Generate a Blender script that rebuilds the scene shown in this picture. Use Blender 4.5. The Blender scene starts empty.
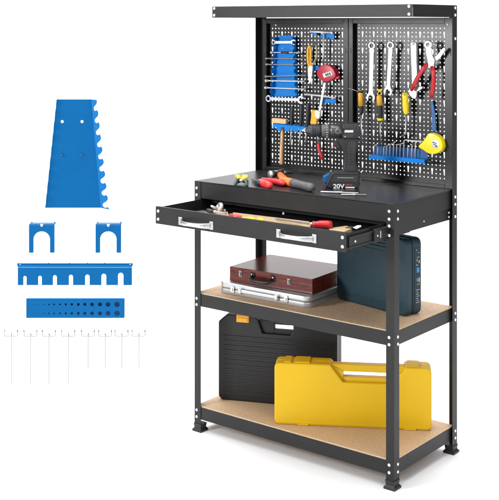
import bpy, bmesh, math, random
from mathutils import Vector as V, Matrix
random.seed(7)
S = bpy.context.scene
COL = S.collection
PI = math.pi

# ------------------------------------------------------------------ camera
F, CX, CY, YAW = 1107.92, 249.5, 23.06, 0.6693       # focal length / principal point in pixels of the 499 px wide photograph
CAM = V((2.3949, -3.2477, 1.5847))
RT = V((math.cos(YAW), math.sin(YAW), 0)); FW = V((-math.sin(YAW), math.cos(YAW), 0)); UP = V((0, 0, 1))
def ray(px, py): return FW + RT*((px-CX)/F) - UP*((py-CY)/F)
def onP(px, py, p, n):
    d = ray(px, py); return CAM + d*((V(p)-CAM).dot(V(n))/d.dot(V(n)))
def onY(px, py, Y): return onP(px, py, (0, Y, 0), (0, 1, 0))
def onZ(px, py, Z): return onP(px, py, (0, 0, Z), (0, 0, 1))
cd = bpy.data.cameras.new('camera'); cam = bpy.data.objects.new('camera', cd); COL.objects.link(cam)
cam.location = CAM; cam.rotation_euler = (PI/2, 0, YAW)
cd.sensor_width = 36; cd.sensor_fit = 'HORIZONTAL'; cd.lens = F/499*36
cd.shift_x = (249.5-CX)/499; cd.shift_y = (CY-250)/499
cd.clip_start = .05; cd.clip_end = 100
S.camera = cam

# ------------------------------------------------------------------ materials
def mat(name, col, rough=.5, metal=0., var=.0, scale=20, bump=0., bscale=300, coat=0., rvar=0., stretch=None, spec=.5, col2=None, sharp=False):
    m = bpy.data.materials.new(name); m.use_nodes = True
    nt = m.node_tree; b = nt.nodes['Principled BSDF']
    b.inputs['Base Color'].default_value = (*col, 1); b.inputs['Roughness'].default_value = rough
    b.inputs['Metallic'].default_value = metal; b.inputs['Coat Weight'].default_value = coat
    b.inputs['Specular IOR Level'].default_value = spec
    tc = nt.nodes.new('ShaderNodeTexCoord'); mp = nt.nodes.new('ShaderNodeMapping')
    nt.links.new(tc.outputs['Object'], mp.inputs[0])
    if stretch: mp.inputs['Scale'].default_value = stretch
    n = nt.nodes.new('ShaderNodeTexNoise'); n.inputs['Scale'].default_value = scale; n.inputs['Detail'].default_value = 6
    nt.links.new(mp.outputs[0], n.inputs['Vector'])
    if var or col2:
        r = nt.nodes.new('ShaderNodeValToRGB')
        a = [c*(1-var) for c in col]; z = [min(1, c*(1+var)) for c in (col2 or col)]
        r.color_ramp.elements[0].color = (*a, 1); r.color_ramp.elements[1].color = (*z, 1)
        r.color_ramp.elements[0].position = .45 if sharp else .3; r.color_ramp.elements[1].position = .58 if sharp else .7
        nt.links.new(n.outputs['Fac'], r.inputs[0]); nt.links.new(r.outputs[0], b.inputs['Base Color'])
    if rvar:
        mr = nt.nodes.new('ShaderNodeMapRange'); mr.inputs[3].default_value = rough-rvar; mr.inputs[4].default_value = rough+rvar
        nt.links.new(n.outputs['Fac'], mr.inputs[0]); nt.links.new(mr.outputs[0], b.inputs['Roughness'])
    if bump:
        n2 = nt.nodes.new('ShaderNodeTexNoise'); n2.inputs['Scale'].default_value = bscale; n2.inputs['Detail'].default_value = 3
        nt.links.new(mp.outputs[0], n2.inputs['Vector'])
        bp = nt.nodes.new('ShaderNodeBump'); bp.inputs['Strength'].default_value = bump; bp.inputs['Distance'].default_value = .002
        nt.links.new(n2.outputs['Fac'], bp.inputs['Height']); nt.links.new(bp.outputs[0], b.inputs['Normal'])
    return m
M = dict(
 steel=mat('black_powder_coat', (.0115, .0115, .012), .42, var=.2, spec=.32, scale=9, bump=.2, bscale=900, rvar=.06),
 board=mat('pegboard_black', (.005, .005, .0058), .27, spec=.46, var=.1, scale=8, bump=.1, bscale=900, rvar=.04),
 desk=mat('black_desk_laminate', (.009, .009, .011), .33, var=.15, spec=.6, scale=6, bump=.04, bscale=700, rvar=.03),
 inner=mat('drawer_inside', (.007, .007, .008), .6, var=.1, spec=.25),
 foot=mat('rubber_foot', (.012, .012, .012), .5, bump=.2),
 mdf=mat('mdf_board', (.44, .29, .172), .62, var=.07, scale=170, bump=.12, bscale=700, col2=(.56, .39, .245)),
 mdfedge=mat('mdf_edge', (.60, .46, .30), .7, var=.08, scale=80),
 bolt=mat('zinc_bolt', (.86, .86, .86), .3, .35, var=.05, scale=200),
 chrome=mat('chrome', (.80, .80, .81), .16, 1., rvar=.05, scale=40),
 satin=mat('satin_steel', (.50, .50, .51), .38, .92, var=.08, scale=60, rvar=.05),
 dullsteel=mat('dark_steel', (.26, .255, .25), .35, .9, var=.1, scale=80),
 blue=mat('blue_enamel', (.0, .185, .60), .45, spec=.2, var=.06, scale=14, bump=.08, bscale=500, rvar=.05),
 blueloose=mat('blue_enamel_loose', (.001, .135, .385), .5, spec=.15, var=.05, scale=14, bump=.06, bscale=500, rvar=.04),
 bluedk=mat('dull_blue', (.004, .085, .26), .45, var=.15, scale=60),
 yellow=mat('yellow_plastic', (.67, .415, .003), .46, spec=.35, var=.04, scale=7, bump=.22, bscale=900, rvar=.10),
 yellowb=mat('bright_yellow', (.85, .66, .012), .35, var=.05, scale=50),
 amber=mat('amber_plastic', (.80, .42, .03), .35, var=.08, scale=60),
 orange=mat('orange_rubber', (.85, .17, .02), .45, var=.08, scale=60, bump=.1),
 latchor=mat('orange_latch', (.80, .38, .02), .4, var=.05),
 red=mat('red_vinyl', (.50, .015, .022), .3, var=.08, scale=40),
 redbr=mat('bright_red', (.75, .035, .04), .3, var=.06, scale=40),
 crimson=mat('crimson_plastic', (.42, .006, .030), .38, var=.06, scale=60),
 black=mat('black_plastic', (.022, .022, .025), .42, var=.15, scale=30, bump=.3, bscale=600),
 blackcase=mat('black_case', (.005, .005, .006), .5, var=.15, scale=30, bump=.3, bscale=600),
 grey=mat('grey_rubber', (.10, .10, .105), .5, var=.15, scale=60, bump=.3),
 teal=mat('teal_fabric', (.008, .037, .055), .5, var=.12, scale=40, bump=.4, bscale=700),
 tealdk=mat('teal_trim', (.006, .024, .032), .5, var=.12, scale=40, bump=.3, bscale=700),
 wood=mat('hammer_wood', (.62, .36, .18), .5, var=.12, scale=30, stretch=(6, 6, 1), col2=(.70, .44, .24)),
 mahog=mat('mahogany', (.075, .008, .005), .22, var=.3, scale=22, stretch=(1, 8, 8), rvar=.03, spec=.3, col2=(.13, .018, .010)),
 alu=mat('brushed_aluminium', (.62, .63, .64), .38, .85, var=.06, scale=60, stretch=(1, 12, 12), rvar=.08),
 white=mat('white_print', (.85, .85, .85), .5),
 greypr=mat('pale_print', (.36, .40, .42), .5),
 cream=mat('cream_label', (.72, .70, .64), .5, var=.05),
 dark=mat('dark_print', (.02, .02, .02), .5),
 bluepr=mat('blue_print', (.03, .22, .50), .5),
 redpr=mat('red_print', (.55, .05, .04), .5),
 olive=mat('olive_plastic', (.30, .27, .14), .4, var=.1, scale=50),
 green=mat('dark_green', (.015, .05, .045), .4, var=.1, scale=60),
 wire=mat('galvanised_wire', (.66, .66, .66), .4, .3, var=.05, scale=90),
 grip=mat('charcoal_rubber', (.040, .040, .044), .55, var=.2, scale=60, bump=.3),
 gear=mat('gearbox_metal', (.10, .10, .095), .3, .6, var=.15, scale=50),
 hookwire=mat('hook_wire', (.44, .44, .44), .5, .1, var=.05, scale=90),
 tan=mat('tan_wood', (.42, .29, .17), .45, var=.2, scale=24, stretch=(1, 9, 9), col2=(.50, .36, .22)),
 floor=mat('white_studio_floor', (.86, .86, .865), .55, var=.012, scale=1.5, spec=.25),
)

# ------------------------------------------------------------------ mesh building
def chaikin(pts, n=2):
    for _ in range(n):
        o = []
        for i in range(len(pts)):
            a, b = V(pts[i]), V(pts[(i+1) % len(pts)]); o += [a*.75+b*.25, a*.25+b*.75]
        pts = o
    return pts
class MB:
    def __init__(s): s.bm = bmesh.new()
    def quad(s, pts): return s.bm.faces.new([s.bm.verts.new(p) for p in pts])
    def _bev(s, geom_faces, w, seg=2):
        es = list({e for f in geom_faces for e in f.edges})
        es = [e for e in es if len(e.link_faces) == 2 and e.calc_face_angle(0) > .5]
        if es: bmesh.ops.bevel(s.bm, geom=es, offset=w, segments=seg, affect='EDGES', profile=.5, clamp_overlap=True)
    def prism(s, pts, ext, bev=0, seg=2):
        """closed solid: polygon pts (3-D) swept by the vector ext"""
        a = [s.bm.verts.new(p) for p in pts]; b = [s.bm.verts.new(V(p)+V(ext)) for p in pts]
        n = len(a); fs = [s.bm.faces.new(a), s.bm.faces.new(b[::-1])]
        for i in range(n): fs.append(s.bm.faces.new((a[i], b[i], b[(i+1) % n], a[(i+1) % n])))
        bmesh.ops.recalc_face_normals(s.bm, faces=fs)
        if bev: s._bev(fs, bev, seg)
        return s
    def box(s, x0, x1, y0, y1, z0, z1, bev=0, seg=2):
        return s.prism([(x0, y0, z0), (x1, y0, z0), (x1, y1, z0), (x0, y1, z0)], (0, 0, z1-z0), bev, seg)
    def lathe(s, p0, axis, prof, n=20, caps=True):
        """prof = [(distance along axis, radius)...]"""
        ax = V(axis).normalized(); t = ax.orthogonal().normalized(); u = ax.cross(t); p0 = V(p0); rings = []
        for d, r in prof:
            rings.append([s.bm.verts.new(p0+ax*d+(t*math.cos(2*PI*i/n)+u*math.sin(2*PI*i/n))*max(r, 1e-5)) for i in range(n)])
        fs = []
        for a, b in zip(rings, rings[1:]):
            for i in range(n): fs.append(s.bm.faces.new((a[i], a[(i+1) % n], b[(i+1) % n], b[i])))
        if caps: fs.append(s.bm.faces.new(rings[0])); fs.append(s.bm.faces.new(rings[-1]))
        bmesh.ops.recalc_face_normals(s.bm, faces=fs)
        for f in fs: f.smooth = True
        return s
    def tube(s, pts, r, n=10, flat=1.):
        """swept tube; r one radius or one per point"""
        pts = [V(p) for p in pts]; rs = r if isinstance(r, (list, tuple)) else [r]*len(pts); rings = []
        t0 = (pts[1]-pts[0]).normalized(); nrm = t0.orthogonal().normalized()
        for i, p in enumerate(pts):
            t = (pts[min(i+1, len(pts)-1)]-pts[max(i-1, 0)]).normalized()
            nrm = (nrm - t*nrm.dot(t)).normalized(); b = t.cross(nrm)
            rings.append([s.bm.verts.new(p+(nrm*math.cos(2*PI*k/n)+b*math.sin(2*PI*k/n))*rs[i]) for k in range(n)])
        fs = []
        for a, b in zip(rings, rings[1:]):
            for k in range(n): fs.append(s.bm.faces.new((a[k], a[(k+1) % n], b[(k+1) % n], b[k])))
        fs.append(s.bm.faces.new(rings[0])); fs.append(s.bm.faces.new(rings[-1]))
        bmesh.ops.recalc_face_normals(s.bm, faces=fs)
        for f in fs: f.smooth = True
        return s
    def ring(s, c, n, r0, r1, th, seg=24, rf=None):
        """flat washer with hole r0, outer radius r1, thickness th, normal n"""
        n = V(n).normalized(); t = n.orthogonal().normalized(); u = n.cross(t); c = V(c)
        def R(r, d, k): a = 2*PI*k/seg; return s.bm.verts.new(c+n*d+(t*math.cos(a)+u*math.sin(a))*r)
        bv = min(th*.3, (r1-r0)*.3)
        prof = [(r0, -th/2), (r1-bv, -th/2), (r1, -th/2+bv), (r1, th/2-bv), (r1-bv, th/2), (r0, th/2)]
        rg = [[R(r, d, k) for k in range(seg)] for r, d in prof]; fs = []
        for i in range(len(rg)):
            a, b = rg[i], rg[(i+1) % len(rg)]
            for k in range(seg): fs.append(s.bm.faces.new((a[k], a[(k+1) % seg], b[(k+1) % seg], b[k])))
        bmesh.ops.recalc_face_normals(s.bm, faces=fs); return s
    def build(s, name, m, parent=None, xf=None):
        if xf is not None: s.bm.transform(xf)
        me = bpy.data.meshes.new(name); s.bm.to_mesh(me); s.bm.free()
        for mm in (m if isinstance(m, (list, tuple)) else [m]): me.materials.append(M[mm])
        o = bpy.data.objects.new(name, me); COL.objects.link(o)
        if parent is not None:
            o.parent = parent
            root = parent
            mw = Matrix.Identity(4); ch = []
            while root is not None: ch.append(root); root = root.parent
            for r in reversed(ch): mw = mw @ Matrix.LocRotScale(r.location, r.rotation_euler, r.scale)
            me.transform(mw.inverted())          # points were given in world space
        return o
def recentre(o, p):
    """give a top-level mesh built in world space an origin of its own"""
    o.data.transform(Matrix.Translation(-V(p))); o.location = V(p); return o
def tag(o, label=None, cat=None, group=None, kind=None):
    if label: o['label'] = label
    if cat: o['category'] = cat
    if group: o['group'] = group
    if kind: o['kind'] = kind
    return o
def thing(name, loc, label, cat, group=None):
    o = bpy.data.objects.new(name, None); COL.objects.link(o); o.location = V(loc); o.empty_display_size = .05
    return tag(o, label, cat, group)
def clone(o, parent=None, delta=None):
    c = o.copy(); COL.objects.link(c)
    if parent is not None: c.parent = parent
    if delta is not None: c.location = c.location + V(delta)
    for ch in [x for x in bpy.data.objects if x.parent == o]: clone(ch, c)
    return c
def smooth(a): 
    for f in a.data.polygons: f.use_smooth = True
    return a

# ------------------------------------------------------------------ the studio sweep
def make_floor():
    b = MB(); prof = [(-6.5, 0), (9.0, 0)]
    for i in range(1, 13):
        a = i/12*PI/2; prof.append((9.0+2.5*math.sin(a), 2.5*(1-math.cos(a))))
    prof.append((11.5, 7))
    base = V((CAM.x, CAM.y, 0))
    L = [[b.bm.verts.new(base+FW*d+RT*w+UP*z) for w in (-9, 9)] for d, z in prof]
    for p, q in zip(L, L[1:]): b.bm.faces.new((p[0], p[1], q[1], q[0]))
    o = b.build('floor', 'floor'); smooth(o)
    tag(o, kind='structure')
make_floor()

# ------------------------------------------------------------------ the workbench
D = .439; H = .45; ZT = .9713
wb = thing('workbench', (0, D/2, 0), 'black steel workbench with two pegboards, open drawer and two tan shelves', 'workbench')
BR = .0055
def bolt(parent, p, n, r=BR):
    b = MB(); b.lathe(V(p), n, [(0, r), (.0012, r), (.0026, r*.8), (.0034, r*.35), (.0036, 0)], 14)
    return b.build('bolt', 'bolt', parent)
zb = (.0826, .0565); zm = (.516, .4918); zd = (.9445, .9178)
T = .002
def post(x, y, sx, sy, ztop, w=.032):
    """L-angle with outer corner (x, y); the flanges run towards -sx and -sy"""
    b = MB()
    pts = [(x, y), (x-sx*w, y), (x-sx*w, y-sy*T), (x-sx*T, y-sy*T), (x-sx*T, y-sy*w*1.1), (x, y-sy*w*1.1)]
    b.prism([(p[0], p[1], .016) for p in pts], (0, 0, ztop-.016), .0006, 1)
    p = b.build('post', 'steel', wb)
    f = MB(); a = .006
    cxs = sorted((x+sx*a, x-sx*(w+a))); cys = sorted((y+sy*a, y-sy*(w+a)))
    x0, x1 = cxs; y0, y1 = cys; i = .006
    lo = [(x0, y0, 0), (x1, y0, 0), (x1, y1, 0), (x0, y1, 0)]
    md = [(q[0], q[1], .007) for q in lo]
    hi = [(x0+i, y0+i, .014), (x1-i, y0+i, .014), (x1-i, y1-i, .014), (x0+i, y1-i, .014)]
    tp = [(x0+i*.6, y0+i*.6, .030), (x1-i*.6, y0+i*.6, .030), (x1-i*.6, y1-i*.6, .030), (x0+i*.6, y1-i*.6, .030)]
    L = [[f.bm.verts.new(v) for v in r] for r in (lo, md, hi, tp)]
    for p_, q_ in zip(L, L[1:]):
        for k in range(4): f.bm.faces.new((p_[k], p_[(k+1) % 4], q_[(k+1) % 4], q_[k]))
    f.bm.faces.new(L[0][::-1]); f.bm.faces.new(L[-1])
    f.build('foot', 'foot', p)
    return p
XL = -.4475
fl = post(XL, 0, -1, -1, ZT); fr = post(H, 0, 1, -1, ZT)
bl = post(-.4625, D, -1, 1, 1.6495); br = post(.4565, D, 1, 1, 1.6495)
for z in zb+zm+zd:
    bolt(fl, (XL+.012, -.0001, z), (0, -1, 0)); bolt(fr, (H-.019, -.0001, z), (0, -1, 0)); bolt(fr, (H+.0001, .024, z), (1, 0, 0))
for z in (.8945, .8627): bolt(fr, (H-.019, -.0001, z), (0, -1, 0))
for z in zb+zm+(.944, .917, .872, 1.25, 1.527, 1.64, 1.614): bolt(br, (.4566, D-.016, z), (1, 0, 0))
def rail_x(name, y, z0, z1, sy, x0=-H+.004, x1=H-.004):
    b = MB(); b.box(x0, x1, min(y, y-sy*.0015), max(y, y-sy*.0015), z0, z1, .0004, 1)
    b.box(x0+.002, x1-.002, min(y-sy*.0016, y-sy*.02), max(y-sy*.0016, y-sy*.02), z0, z0+.0015)
    b.box(x0+.002, x1-.002, min(y-sy*.0016, y-sy*.012), max(y-sy*.0016, y-sy*.012), z1-.0075, z1-.006)
    return b.build(name, 'steel', wb)
def rail_y(name, x, z0, z1, sx, y0=.004, y1=D-.004):
    b = MB(); b.box(min(x, x-sx*.0015), max(x, x-sx*.0015), y0, y1, z0, z1, .0004, 1)
    b.box(min(x-sx*.0016, x-sx*.02), max(x-sx*.0016, x-sx*.02), y0+.02, y1-.02, z0, z0+.0015)
    return b.build(name, 'steel', wb)
for z0, z1 in ((.0480, .0955), (.4865, .5345)):
    rail_x('shelf_rail', .0025, z0, z1, -1); rail_x('shelf_rail', D-.0045, z0, z1, 1, -.456, .45)
    rail_y('shelf_rail', H-.0025, z0, z1, 1); rail_y('shelf_rail', -H+.0025, z0, z1, -1)
    b = MB(); b.box(-H+.0065, H-.0045, .0055, D-.0075, z1-.005, z1+.0035, .0008, 1)
    o = b.build('shelf_board', 'mdf', wb); o.data.materials.append(M['mdfedge'])
    for f in o.data.polygons:
        if abs(f.normal.z) < .8: f.material_index = 1
# table top and its aprons
b = MB(); b.box(-H+.001, H-.001, .0012, D-.0015, ZT-.004, ZT, .001, 2)
b.build('table_top', 'desk', wb)
ap = MB(); ap.box(XL+.002, H-.003, .0024, .0042, .906, ZT-.0045, .0006, 1)
ap.box(XL+.002, H-.003, .0044, .03, .906, .9075)
ap.build('front_apron', 'steel', wb)
for sx in (1, -1):
    b = MB(); x = sx*(H-.0024); b.box(min(x, x-sx*.0018), max(x, x-sx*.0018), .004, D-.005, .903, ZT-.0045, .0006, 1)
    x = sx*(H-.0075); b.box(min(x, x-sx*.0015), max(x, x-sx*.0015), .006, D-.006, .8605, .9028, .0005, 1)
    o = b.build('side_apron', 'steel', wb)
    if sx > 0:
        bolt(o, (H-.0074, .215, .882), (1, 0, 0), .0028)
        bolt(o, (H-.0074, .40, .888), (1, 0, 0), .004); bolt(o, (H-.0074, .40, .872), (1, 0, 0), .004)
b = MB(); b.box(-.445, .445, D-.008, D-.006, .86, .966); b.build('back_apron', 'steel', wb)
b = MB(); b.box(-.438, .438, .052, .0535, .884, .9695, .0005, 1); o = b.build('drawer_header', 'inner', wb)
hb = onY(283.5, 213.5, .0519); bolt(o, hb, (0, -1, 0), .0055)

# drawer, pulled open
DY = -.237; dx0, dx1, dz0, dz1 = -.4315, .4125, .8405, .9045
dr = MB(); dr.box(dx0, dx1, DY, DY+.0018, dz0, dz1, .0006, 1)
dr.box(dx0+.001, dx1-.001, DY+.0019, DY+.014, dz1-.0022, dz1-.0008)
drw = dr.build('drawer', 'steel', wb)
b = MB()
for x in (dx0+.012, dx1-.0022): b.box(x, x+.0016, DY+.0022, .17, dz0+.006, dz1-.003)
b.box(dx0+.012, dx1, .1702, .1718, dz0+.006, dz1-.012)
b.build('drawer_side', 'steel', drw)
DZ = .862
b = MB(); b.box(dx0+.0145, dx1-.004, DY+.003, .169, DZ-.006, DZ); b.build('drawer_floor', 'inner', drw)
for x in (dx0+.0135, dx1-.014):
    for z in (.888, .858): bolt(drw, (x, DY-.0001, z), (0, -1, 0), .0058)
def handle(p):
    """flat chromed bow handle centred at p (x, z) on the drawer front"""
    x, z = p; b = MB(); w = .074; y = DY
    for s in (-1, 1):
        b.box(x+s*w-.009, x+s*w+.009, y-.003, y-.0002, z-.0145, z+.0145, .0012, 2)
    pts = []
    for i in range(15):
        t = i/14*2-1; pts.append((x+t*(w-.004), y-.003-.024*(1-abs(t)**3.2), z-.002))
    rows = []
    for i, q in enumerate(pts):
        t = i/14*2-1; hw = .0105-.0035*(1-t*t)
        rows.append([b.bm.verts.new(v) for v in ((q[0], q[1], q[2]-hw), (q[0], q[1]-.0025, q[2]-hw*.6), (q[0], q[1]-.0032, q[2]), (q[0], q[1]-.0025, q[2]+hw*.6), (q[0], q[1], q[2]+hw), (q[0], q[1]+.002, q[2]))])
    fs = []
    for r0, r1 in zip(rows, rows[1:]):
        for k in range(6): fs.append(b.bm.faces.new((r0[k], r0[(k+1) % 6], r1[(k+1) % 6], r1[k])))
    fs += [b.bm.faces.new(rows[0]), b.bm.faces.new(rows[-1])]
    bmesh.ops.recalc_face_normals(b.bm, faces=fs)
    h = b.build('handle', 'satin', drw)
    for s in (-1, 1): bolt_ = MB(); 
    return h
for px, py in ((196, 223.2), (296.5, 236.0)):
    q = onY(px, py, DY); handle((q.x, q.z))
# telescopic slide on the visible side
b = MB(); X = dx1+.001
b.box(X, X+.004, DY+.012, .05, .852, .889, .0008, 1)
b.box(X+.0042, X+.007, DY+.012, .05, .852, .857, .0005, 1); b.box(X+.0042, X+.007, DY+.012, .05, .884, .889, .0005, 1)
sl = b.build('drawer_slide', 'foot', wb)
b = MB(); b.box(X+.0045, X+.014, -.085, .04, .850, .895, .003, 2); b.build('slide_carriage', 'foot', sl)
b = MB(); b.box(X+.0142, X+.0165, -.056, -.048, .862, .886, .001, 1); b.build('slide_clip', 'satin', sl)
bolt(sl, (X+.0042, DY+.045, .871), (1, 0, 0), .0042); bolt(sl, (X+.0142, -.07, .872), (1, 0, 0), .003)
b = MB(); X = dx0-.001; b.box(X-.008, X, DY+.012, .05, .852, .889, .0008, 1); b.build('drawer_slide', 'foot', wb)

# ------------------------------------------------------------------ pegboards with real holes
BY = D-.0015                               # front face of the perforated sheet
def pegboard(xa, px_, ncol, slot0, za, pz_, nrow, xl, xr, zl, zh, fl_, fr_, hr_=.0033):
    """holes start at (xa, za) top left; sheet spans xl..xr, zl..zh; flanges fl_ / fr_ = (x0, x1)"""
    b = MB(); bm = b.bm; th = .0014
    def cell(cx0, cx1, z0, z1, hole):
        m_x, m_z = (cx0+cx1)/2, (z0+z1)/2
        out = [(cx0, z0), (m_x, z0), (cx1, z0), (cx1, m_z), (cx1, z1), (m_x, z1), (cx0, z1), (cx0, m_z)]
        o = [bm.verts.new((x, BY, z)) for x, z in out]; h = [bm.verts.new((x, BY, z)) for x, z in hole]
        g = [bm.verts.new((x, BY+th, z)) for x, z in hole]; p = [bm.verts.new((x, BY+th, z)) for x, z in out]
        for k in range(8):
            j = (k+1) % 8
            bm.faces.new((o[k], o[j], h[j], h[k])); bm.faces.new((h[k], h[j], g[j], g[k])); bm.faces.new((g[k], g[j], p[j], p[k]))
    r = hr_
    for i in range(ncol):
        x0 = xa+(i-.5)*px_; x1 = x0+px_; mx = xa+i*px_
        j = 0
        isl = (i % 3 == slot0)
        while j < nrow:
            z = za-j*pz_
            if isl and j % 4 == 1 and j+1 < nrow:
                zt = z+.0026; zbm = z-pz_-.0034; zmid = z-.008
                hole = [(mx-.0022, zbm), (mx, zbm-.0014), (mx+.0022, zbm), (mx+.0030, zmid), (mx+.0047, z+.001), (mx, zt+.002), (mx-.0047, z+.001), (mx-.0030, zmid)]
                cell(x0, x1, z-1.5*pz_, z+.5*pz_, hole); j += 2
            else:
                k = .55
                hole = [(mx-r*.72, z-r*.72), (mx, z-r), (mx+r*.72, z-r*.72), (mx+r, z), (mx+r*.72, z+r*.72), (mx, z+r), (mx-r*.72, z+r*.72), (mx-r, z)]
                cell(x0, x1, z-.5*pz_, z+.5*pz_, hole); j += 1
    gx0, gx1 = xa-.5*px_, xa+(ncol-.5)*px_; gz1, gz0 = za+.5*pz_, za-(nrow-.5)*pz_
    for a in ((xl, gx0, zl, zh), (gx1, xr, zl, zh), (gx0, gx1, gz1, zh), (gx0, gx1, zl, gz0)):
        b.prism([(a[0], BY, a[2]), (a[1], BY, a[2]), (a[1], BY, a[3]), (a[0], BY, a[3])], (0, th, 0))
    pb = b.build('pegboard', 'board', wb)
    f = MB(); fy0, fy1 = BY-.020, BY-.0004
    f.box(fl_[0], fl_[1], fy0, fy1, zl, zh, .001, 1); f.box(fr_[0], fr_[1], fy0, fy1, zl, zh, .001, 1)
    f.box(fl_[1]+.0002, fr_[0]-.0002, fy0, fy1, zh-.022, zh, .001, 1); f.box(fl_[1]+.0002, fr_[0]-.0002, fy0, fy1, zl, zl+.014, .001, 1)
    fo = f.build('frame', 'board', pb)
    for (x0, x1), xs in ((fl_, fl_[0]+.011), (fr_, fr_[1]-.012)):
        for z in (1.476, 1.10):
            g = MB(); g.box(xs-.002, xs+.002, fy0-.0009, fy0-.0002, z-.011, z+.011, .0002, 1); g.build('slot', 'dark', fo)
    return pb
ZH, ZL = 1.6050, .9722
pl_ = pegboard(-.3985, .01663, 22, 0, 1.562, .01585, 36, -.4285, -.0095, ZL, ZH, (-.4303, -.4155), (-.0345, -.0095))
pr_ = pegboard(.0275, .01712, 23, 1, 1.565, .01600, 36, -.0075, .4535, ZL, ZH, (-.0075, .0125), (.4165, .4535), .0028)
for p, pts in ((pl_, ((276.0, 25.0),)), (pr_, ((359.5, 24.8), (447.6, 24.4), (361.5, 172.0)))):
    for q in pts:
        w = onY(q[0], q[1], BY-(.0202 if q[0] > 446 else .0002)); bolt(p, w, (0, -1, 0), .004)

# top shelf
TY = .118; tz0, tz1 = 1.606, 1.6505
b = MB(); b.box(-.457, .4535, TY, TY+.0018, tz0, tz1, .0006, 1); b.box(-.455, .452, TY+.002, TY+.016, tz1-.0025, tz1-.0008)
fr_rail = b.build('top_shelf_front', 'steel', wb)
for x in (-.446, .4395):
    for z in (1.6425, 1.6155): bolt(fr_rail, (x, TY-.0001, z), (0, -1, 0), .0055)
for sx in (-1, 1):
    b = MB(); x = sx*.4555; b.box(min(x, x-sx*.0018), max(x, x-sx*.0018), TY+.001, D-.002, tz0, tz1, .0006, 1)
    b.build('top_shelf_side', 'steel', wb)
b = MB(); b.box(-.453, .453, TY+.0022, D-.002, tz1-.0062, tz1-.003); b.build('top_shelf_board', 'steel', wb)

# ------------------------------------------------------------------ helpers for the hanging tools
def P2(pts, Y): return [onY(x, y, Y) for x, y in pts]
NY = V((0, -1, 0))
def wrench_geo(b, ring_c, jaw_c, th, r_ring, r_jaw, w0, w1, n=NY, jaw_turn=0.25, both_open=False, clamp=0):
    """combination wrench lying in the plane with normal n"""
    n = V(n).normalized(); A, B = V(ring_c), V(jaw_c); u = (B-A).normalized(); v = n.cross(u)
    e = n*th/2
    # shaft with a waist
    a0 = A+u*r_ring*.85; b0 = B-u*r_jaw*.75; L = (b0-a0).length
    pts = []
    for t, w in ((0, w0*1.15), (.08, w0*.95), (.5, (w0+w1)/2*.92), (.92, w1*.95), (1, w1*1.3)): pts.append((t*L, w/2))
    poly = [a0+u*x+v*w for x, w in pts]+[a0+u*x-v*w for x, w in reversed(pts)]
    b.prism([p-e*.8 for p in poly], e*1.6, th*.22, 2)
    b.ring(A, n, r_ring*.60, r_ring, th*1.5)
    # open jaw: a C whose mouth is turned by jaw_turn
    m = u*math.cos(jaw_turn)+v*math.sin(jaw_turn); k = n.cross(m); o = []
    g = r_jaw*.50
    a_start = math.asin(min(.95, g/r_jaw)); N = 18
    for i in range(N+1):
        a = a_start+(2*PI-2*a_start)*i/N; rr = r_jaw*(1+.12*math.cos(a)*(math.cos(a) > 0)); o.append(B+m*math.cos(a)*rr+k*math.sin(a)*rr)
    o += [B+m*(r_jaw*.55)-k*g, B-m*r_jaw*.1-k*g*1.0, B-m*r_jaw*.36-k*g*.5, B-m*r_jaw*.36+k*g*.5, B-m*r_jaw*.1+k*g*1.0, B+m*(r_jaw*.55)+k*g]
    b.prism([p-e*1.2 for p in o], e*2.4, th*.15, 1)
PXB = 257.                                        # pixels per metre at the pegboard, for radii only
def hook(px, py, Y, label):
    """wire hook in a peg hole that passes through the eye of a tool"""
    c = onY(px, py, Y); t = thing('peg_hook', (c.x, BY, c.z+.004), label, 'hook', 'wire hooks on the pegboards')
    b = MB(); b.tube([(c.x, BY+.006, c.z+.003), (c.x, Y-.006, c.z+.002), (c.x, Y-.012, c.z+.006), (c.x, Y-.013, c.z+.014)], .0014, 8)
    b.build('wire', 'wire', t)
    b = MB(); b.box(c.x-.012, c.x+.012, BY-.004, BY-.0015, c.z-.0016, c.z+.0016, .0008, 1); b.build('cross_bar', 'wire', t)

# ---- left panel: blue wrench rack and its wrenches
def rack_mesh(b, face, flangeL, flangeR, th, nvec):
    b.prism(face, nvec*(-th), .0006, 1); 
rk = thing('wrench_rack', onY(286, 96, BY), 'blue steel wrench rack on the left pegboard, holding a ladder of wrenches', 'tool rack')
def rack_board():
    Y = BY-.010
    face = P2([(277.8, 36.5), (281, 35.6), (293.5, 35.9), (295.4, 37), (298.2, 96.4), (273.6, 96.6)], Y)
    b = MB(); b.prism(face, (0, .0015, 0), .0005, 1); b.build('back_plate', 'blue', rk)
    for side in (0, 1):
        b = MB()
        topx, botx = ((277.6, 273.4) if side == 0 else (295.6, 298.4))
        N = 9; dp = .026
        a = onY(topx, 37.0, Y); z = onY(botx, 96.5, Y)
        prof = [(0, 0)]; outer = []
        for i in range(N):
            t0 = i/N; t1 = (i+1)/N
            outer += [(t0+.004, dp), (t0+.045, dp), (t0+.052, dp*.55), (t0+.085, dp*.45), (t0+.095, dp*.8)]
        poly = [a+(z-a)*t+NY*d for t, d in [(0, 0)]+outer+[(1, dp), (1, 0)]]
        b.prism(poly, (.0015, 0, 0)); b.build('notched_flange', 'blue', rk)
    for q in ((282.6, 48.2), (292.2, 48.2)): bolt(rk, onY(q[0], q[1], Y-.0005), NY, .0028)
rack_board()
Yw = BY-.030
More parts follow.
